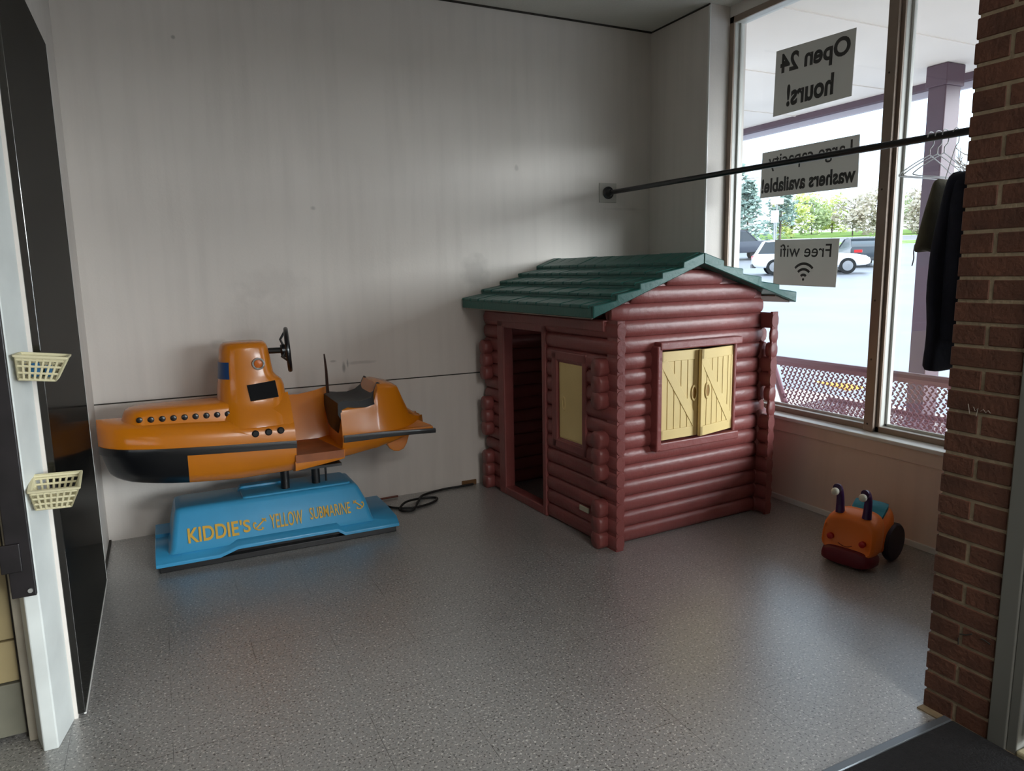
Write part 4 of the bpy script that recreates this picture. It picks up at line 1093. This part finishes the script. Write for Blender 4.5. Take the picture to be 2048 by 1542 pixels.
def at(px, Dh):     # azimuth helper in degrees -> ground point at distance
    a = math.radians(px); return Vector((Dh*math.sin(a), Dh*math.cos(a), gz(Dh)))
M_tyre = mat('tyre', (22, 22, 24), .8); M_rim = mat('wheel_rim', (150, 152, 156), .35, metal=.6)
M_cglass = mat('car_glass', (40, 50, 58), .1, spec=.8); M_tail = mat('tail_light', (200, 22, 28), .3); M_head = mat('head_light', (220, 224, 230), .2)
def car(name, loc, rz, paint, L_, Hc, W_, label, style='suv'):
    t = empty(name, loc, rz, label, 'car')
    h = Hc; hw = W_/2
    # stations along length (x forward), lower body then greenhouse
    if style == 'suv':
        low = [(-.50, .30, .52), (-.485, .24, .60), (-.42, .20, .60), (0, .18, .58), (.25, .19, .58), (.36, .22, .56), (.46, .24, .50), (.50, .28, .42)]
        top = [(-.47, .60), (-.40, .97), (-.20, 1.0), (.03, .98), (.22, .60)]
    elif style == 'pickup':
        low = [(-.50, .32, .56), (-.49, .28, .60), (-.20, .26, .60), (0, .24, .60), (.25, .25, .62), (.42, .27, .60), (.485, .28, .56), (.50, .32, .48)]
        top = [(-.12, .60), (-.08, .97), (.05, 1.0), (.15, .97), (.27, .61)]
    else:
        low = [(-.50, .32, .60), (-.485, .26, .66), (-.38, .22, .67), (0, .19, .62), (.25, .19, .60), (.38, .22, .56), (.47, .26, .50), (.50, .30, .42)]
        top = [(-.40, .65), (-.22, .96), (-.08, 1.0), (.04, .97), (.24, .60)]
    mb = MB()
    rings = []
    for i, (x, z0, z1) in enumerate(low):
        e = .90 if i in (0, len(low)-1) else 1.0; w = hw*e
        rings.append([(x*L_, -w*.92, z0*h), (x*L_, -w, (z0+.06)*h), (x*L_, -w, (z1-.08)*h), (x*L_, -w*.93, z1*h), (x*L_, w*.93, z1*h), (x*L_, w, (z1-.08)*h), (x*L_, w, (z0+.06)*h), (x*L_, w*.92, z0*h)])
    mb.loft(rings)
    for k in range(len(top)-1): pass
    mb.build('body', paint, t, angle=40, bevel=.03)
    gh = MB(); rings = []
    for i, (x, z) in enumerate(top):
        w0 = hw*.90; w1 = hw*lerp(.90, .72, (z-.6)/.4)
        rings.append([(x*L_, -w0, .58*h), (x*L_, -w1, z*h-.03*h), (x*L_, w1, z*h-.03*h), (x*L_, w0, .58*h)])
    gh.loft(rings); gh.build('windows', M_cglass, t, angle=40)
    rf = MB(); rr_ = []
    for (x, z) in top[1:-1]:
        w1 = hw*.74; rr_.append([(x*L_, -w1, z*h-.045*h), (x*L_, -w1*.96, z*h), (x*L_, w1*.96, z*h), (x*L_, w1, z*h-.045*h)])
    rf.loft(rr_)
    for (xa, za), (xb, zb) in ((top[0], top[1]), (top[-2], top[-1])):     # pillars
        for s_ in (-1, 1):
            rf.tube([(xa*L_, s_*hw*(.90 if za < .7 else .73), za*h-.02), (xb*L_, s_*hw*(.90 if zb < .7 else .73), zb*h-.02)], .035, 6)
    rf.build('roof', paint, t, angle=40)
    rw_ = h*.225
    for x in (-.31, .31):
        for s_ in (-1, 1):
            wh = MB().use(M_tyre).lathe([(rw_*.6, -.10), (rw_*.97, -.10), (rw_, -.06), (rw_, .06), (rw_*.97, .10), (rw_*.6, .10)], (x*L_, s_*(hw-.09), rw_), 24, 'y')
            wh.use(M_rim).lathe([(rw_*.62, -.105), (rw_*.2, -.112), (rw_*.2, .112), (rw_*.62, .105)], (x*L_, s_*(hw-.09), rw_), 16, 'y'); wh.build('wheel', None, t)
    for s_ in (-1, 1):
        MB().box((-.502*L_, s_*hw*.62-.16, .46*h), (-.47*L_, s_*hw*.72+.12, .56*h)).build('tail_light', M_tail, t, smooth=False, bevel=.02)
        MB().box((.46*L_, s_*hw*.62-.14, .38*h), (.497*L_, s_*hw*.70+.10, .45*h)).build('head_light', M_head, t, smooth=False, bevel=.02)
    M_bp = bpy.data.materials.get('bumper_plastic') or mat('bumper_plastic', (60, 62, 66), .5)
    MB().box((-.505*L_, -hw*.85, .20*h), (-.47*L_, hw*.85, .32*h)).build('bumper', M_bp, t, smooth=False, bevel=.03)
    MB().box((.47*L_, -hw*.85, .20*h), (.505*L_, hw*.85, .30*h)).build('bumper', M_bp, t, smooth=False, bevel=.03)
    return t
M_cw = mat('white_car_paint', (236, 236, 240), .25, coat=.5); M_cd = mat('dark_car_paint', (58, 66, 74), .25, coat=.5); M_cp = mat('pickup_paint', (66, 72, 84), .3, coat=.4)
car('car', (24.72, 21.86, 1.13), math.radians(-42), M_cw, 4.5, 1.45, 1.85, 'white car parked outside, behind the Free wifi sign')
car('car', (31.5, 24.75, 1.40), math.radians(52), M_cd, 4.4, 1.40, 1.80, 'dark grey car with a red tail light behind the white car', 'sedan')
car('pickup_truck', (30.6, 32.9, 1.86), math.radians(-30), M_cp, 5.4, 1.75, 1.95, 'dark grey pickup truck parked far off at the window edge', 'pickup')
tag(bpy.data.objects['pickup_truck'], None, 'pickup truck')

# signs on poles far off
M_pole = mat('pole_grey', (170, 172, 176), .5); M_signw = mat('white_sign', (236, 236, 246), .5); M_signo = mat('peach_sign', (240, 206, 186), .5)
def pole_sign(loc, h, sz, zc_, m, label, name='street_sign'):
    t = empty(name, loc, math.radians(-46), label, 'street sign')
    MB().tube([(0, 0, 0), (0, 0, h)], .05, 8).build('pole', M_pole, t)
    MB().box((-sz[0]/2, -.09, zc_-sz[1]/2), (sz[0]/2, -.05, zc_+sz[1]/2)).build('sign_plate', m, t, smooth=False, bevel=.02)
pole_sign((36.02, 34.67, 2.32), 2.6, (.48, .78), 2.30, M_signw, 'white upright sign on a grey pole beyond the parked cars')
pole_sign((43.3, 41.5, 2.92), 3.7, (.95, .45), 3.45, M_signo, 'small peach sign high on a pole behind the white one')
lp = MB().tube([(0, 0, 0), (0, 0, 2.4)], .06, 8).tube([(0, 0, 2.4), (.35, -.2, 2.45)], .06, 8); lpo = lp.build('lamp_post', M_signw); lpo.location = (31.0, 32.2+2.5, 2.2)
tag(lpo, 'thin white lamp post before the dark evergreen trees', 'lamp post')
for k, (x, y) in enumerate(((35.2, 34.9), (36.3, 33.9))):
    o = MB().tube([(0, 0, 0), (0, 0, .75)], .09, 10).ball((0, 0, .75), (.09, .09, .07)).build('bollard', mat('yellow_bollard', (232, 190, 40), .6)); o.location = (x, y, gz(math.hypot(x, y)))
    tag(o, ('yellow bollard left of the white street sign pole', 'yellow bollard right of the white street sign pole')[k], 'bollard', 'yellow bollards by the street sign')

# trees: branches and leaf clusters
def tree(name, loc, h, w, leafcol, label, cat='tree', kind='round', nleaf=1100, seed=0, group='trees beyond the parking lot', lsize=.22):
    rnd = random.Random(seed)
    t = empty(name, loc, 0, label, cat, group)
    tr = MB()
    tr.tube([(0, 0, -.3), (0, 0, h*.5), (rnd.uniform(-.2, .2), 0, h*.85)], [.035*h/2, .025*h/2, .01*h/2], 8)
    tips = []
    nb = 16 if kind != 'bare' else 42
    for k in range(nb):
        a = rnd.uniform(0, 2*PI); z0 = h*rnd.uniform(.2, .75); l_ = w*.5*rnd.uniform(.5, 1)
        up_ = rnd.uniform(.3, 1.0) if kind != 'cone' else .05
        e = Vector((math.cos(a)*l_, math.sin(a)*l_, z0+l_*up_)); mid = Vector((math.cos(a)*l_*.5, math.sin(a)*l_*.5, z0+l_*up_*.35))
        tr.tube([(0, 0, z0), mid, e], [.012*h/2, .008*h/2, .003*h/2], 5); tips.append(e)
        if kind == 'bare':
            for q in range(3):
                e2 = e + Vector((rnd.uniform(-.5, .5), rnd.uniform(-.5, .5), rnd.uniform(.2, .9))); tr.tube([mid.lerp(e, .5+.15*q), e2], [.02, .006], 4)
    tr.build('trunk', mat('bark', (110, 98, 88), .9) if 'bark' not in bpy.data.materials else bpy.data.materials['bark'], t)
    if kind != 'bare':
        lf_ = MB()
        cl = []
        for k in range(26):
            if kind == 'cone':
                zz = rnd.uniform(.08, 1.0); rr_ = (1-zz)*w*.5+.1; a = rnd.uniform(0, 2*PI); cl.append((Vector((math.cos(a)*rr_*.7, math.sin(a)*rr_*.7, zz*h)), .35+.45*(1-zz)*w*.3))
            else:
                a = rnd.uniform(0, 2*PI); rr_ = w*.5*math.sqrt(rnd.random())*.8; zz = rnd.uniform(.12, .92)*h
                cl.append((Vector((math.cos(a)*rr_, math.sin(a)*rr_, zz)), w*rnd.uniform(.13, .22)))
        for k in range(nleaf):
            c_, r_ = rnd.choice(cl); d_ = Vector((rnd.gauss(0, 1), rnd.gauss(0, 1), rnd.gauss(0, 1))).normalized()*r_*rnd.uniform(.5, 1.1)
            p = c_+d_; p.z = max(p.z, .1)
            u_ = Vector((rnd.gauss(0, 1), rnd.gauss(0, 1), rnd.gauss(0, 1))).normalized(); v_ = u_.orthogonal().normalized()
            s_ = lsize*rnd.uniform(.6, 1.3)
            lf_.add([p-u_*s_, p+v_*s_*.6, p+u_*s_, p-v_*s_*.6], [(0, 1, 2, 3)])
        o = lf_.build('foliage', leafcol, t, smooth=False)
    return t
def leaf(name, rgb): return mat(name, rgb, .8, noise_amt=.2, noise_scale=.8)
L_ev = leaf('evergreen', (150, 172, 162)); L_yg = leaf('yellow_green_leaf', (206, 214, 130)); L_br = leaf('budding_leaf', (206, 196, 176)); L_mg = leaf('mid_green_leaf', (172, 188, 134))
rnd = random.Random(11)
spec = [(43.3, 68, 7.6, 4.6, 'cone', L_ev, 'tall dark evergreen nearest the window frame'), (44.2, 57, 5.0, 3.2, 'cone', L_ev, 'lower dark evergreen beside the tall one'),
        (46.5, 67, 6.2, 4.0, 'cone', L_ev, 'dark evergreen at the end of the evergreens')]
for az, D, h_, w_, kd, lf0, lab in spec:
    p = at(az, D); tree('evergreen_tree', (p.x, p.y, p.z), h_, w_, lf0, lab, kind=kd, seed=int(az*10), group='dark evergreens at the left')
cols = [(L_yg, 'yellow-green leafing tree'), (L_br, 'brownish budding tree'), (L_mg, 'mid green leafing tree')]
az = 47.3; i = 0
seqc = [0, 2, 0, 1, 1, 2, 1, 0, 0, 1, 2, 1, 0, 1]
places = ['nearest the evergreens', 'second from the evergreens', 'just right of the white street sign', 'left of the window middle', 'above the white car', 'above the gap of the parked cars', 'above the white car rear',
          'above the dark car', 'left of the window mullion', 'behind the window mullion', 'just right of the mullion', 'beside the bare tree', 'behind the plum post', 'right of the plum post']
for i in range(14):
    c_, lab = cols[seqc[i]]
    D = (74, 81, 88)[i % 3] + rnd.uniform(-.5, .5); p = at(az, D)
    tree('roadside_tree', (p.x, p.y, p.z-.2), rnd.uniform(3.9, 4.9), rnd.uniform(3.6, 4.2), c_, lab+' beyond the road, '+places[i], seed=100+i, nleaf=900)
    az += 1.35
p = at(58.3, 58); tree('bare_tree', (p.x, p.y, p.z), 7.6, 3.4, None, 'thin bare tree between the mullion and the plum post', kind='bare', seed=5)
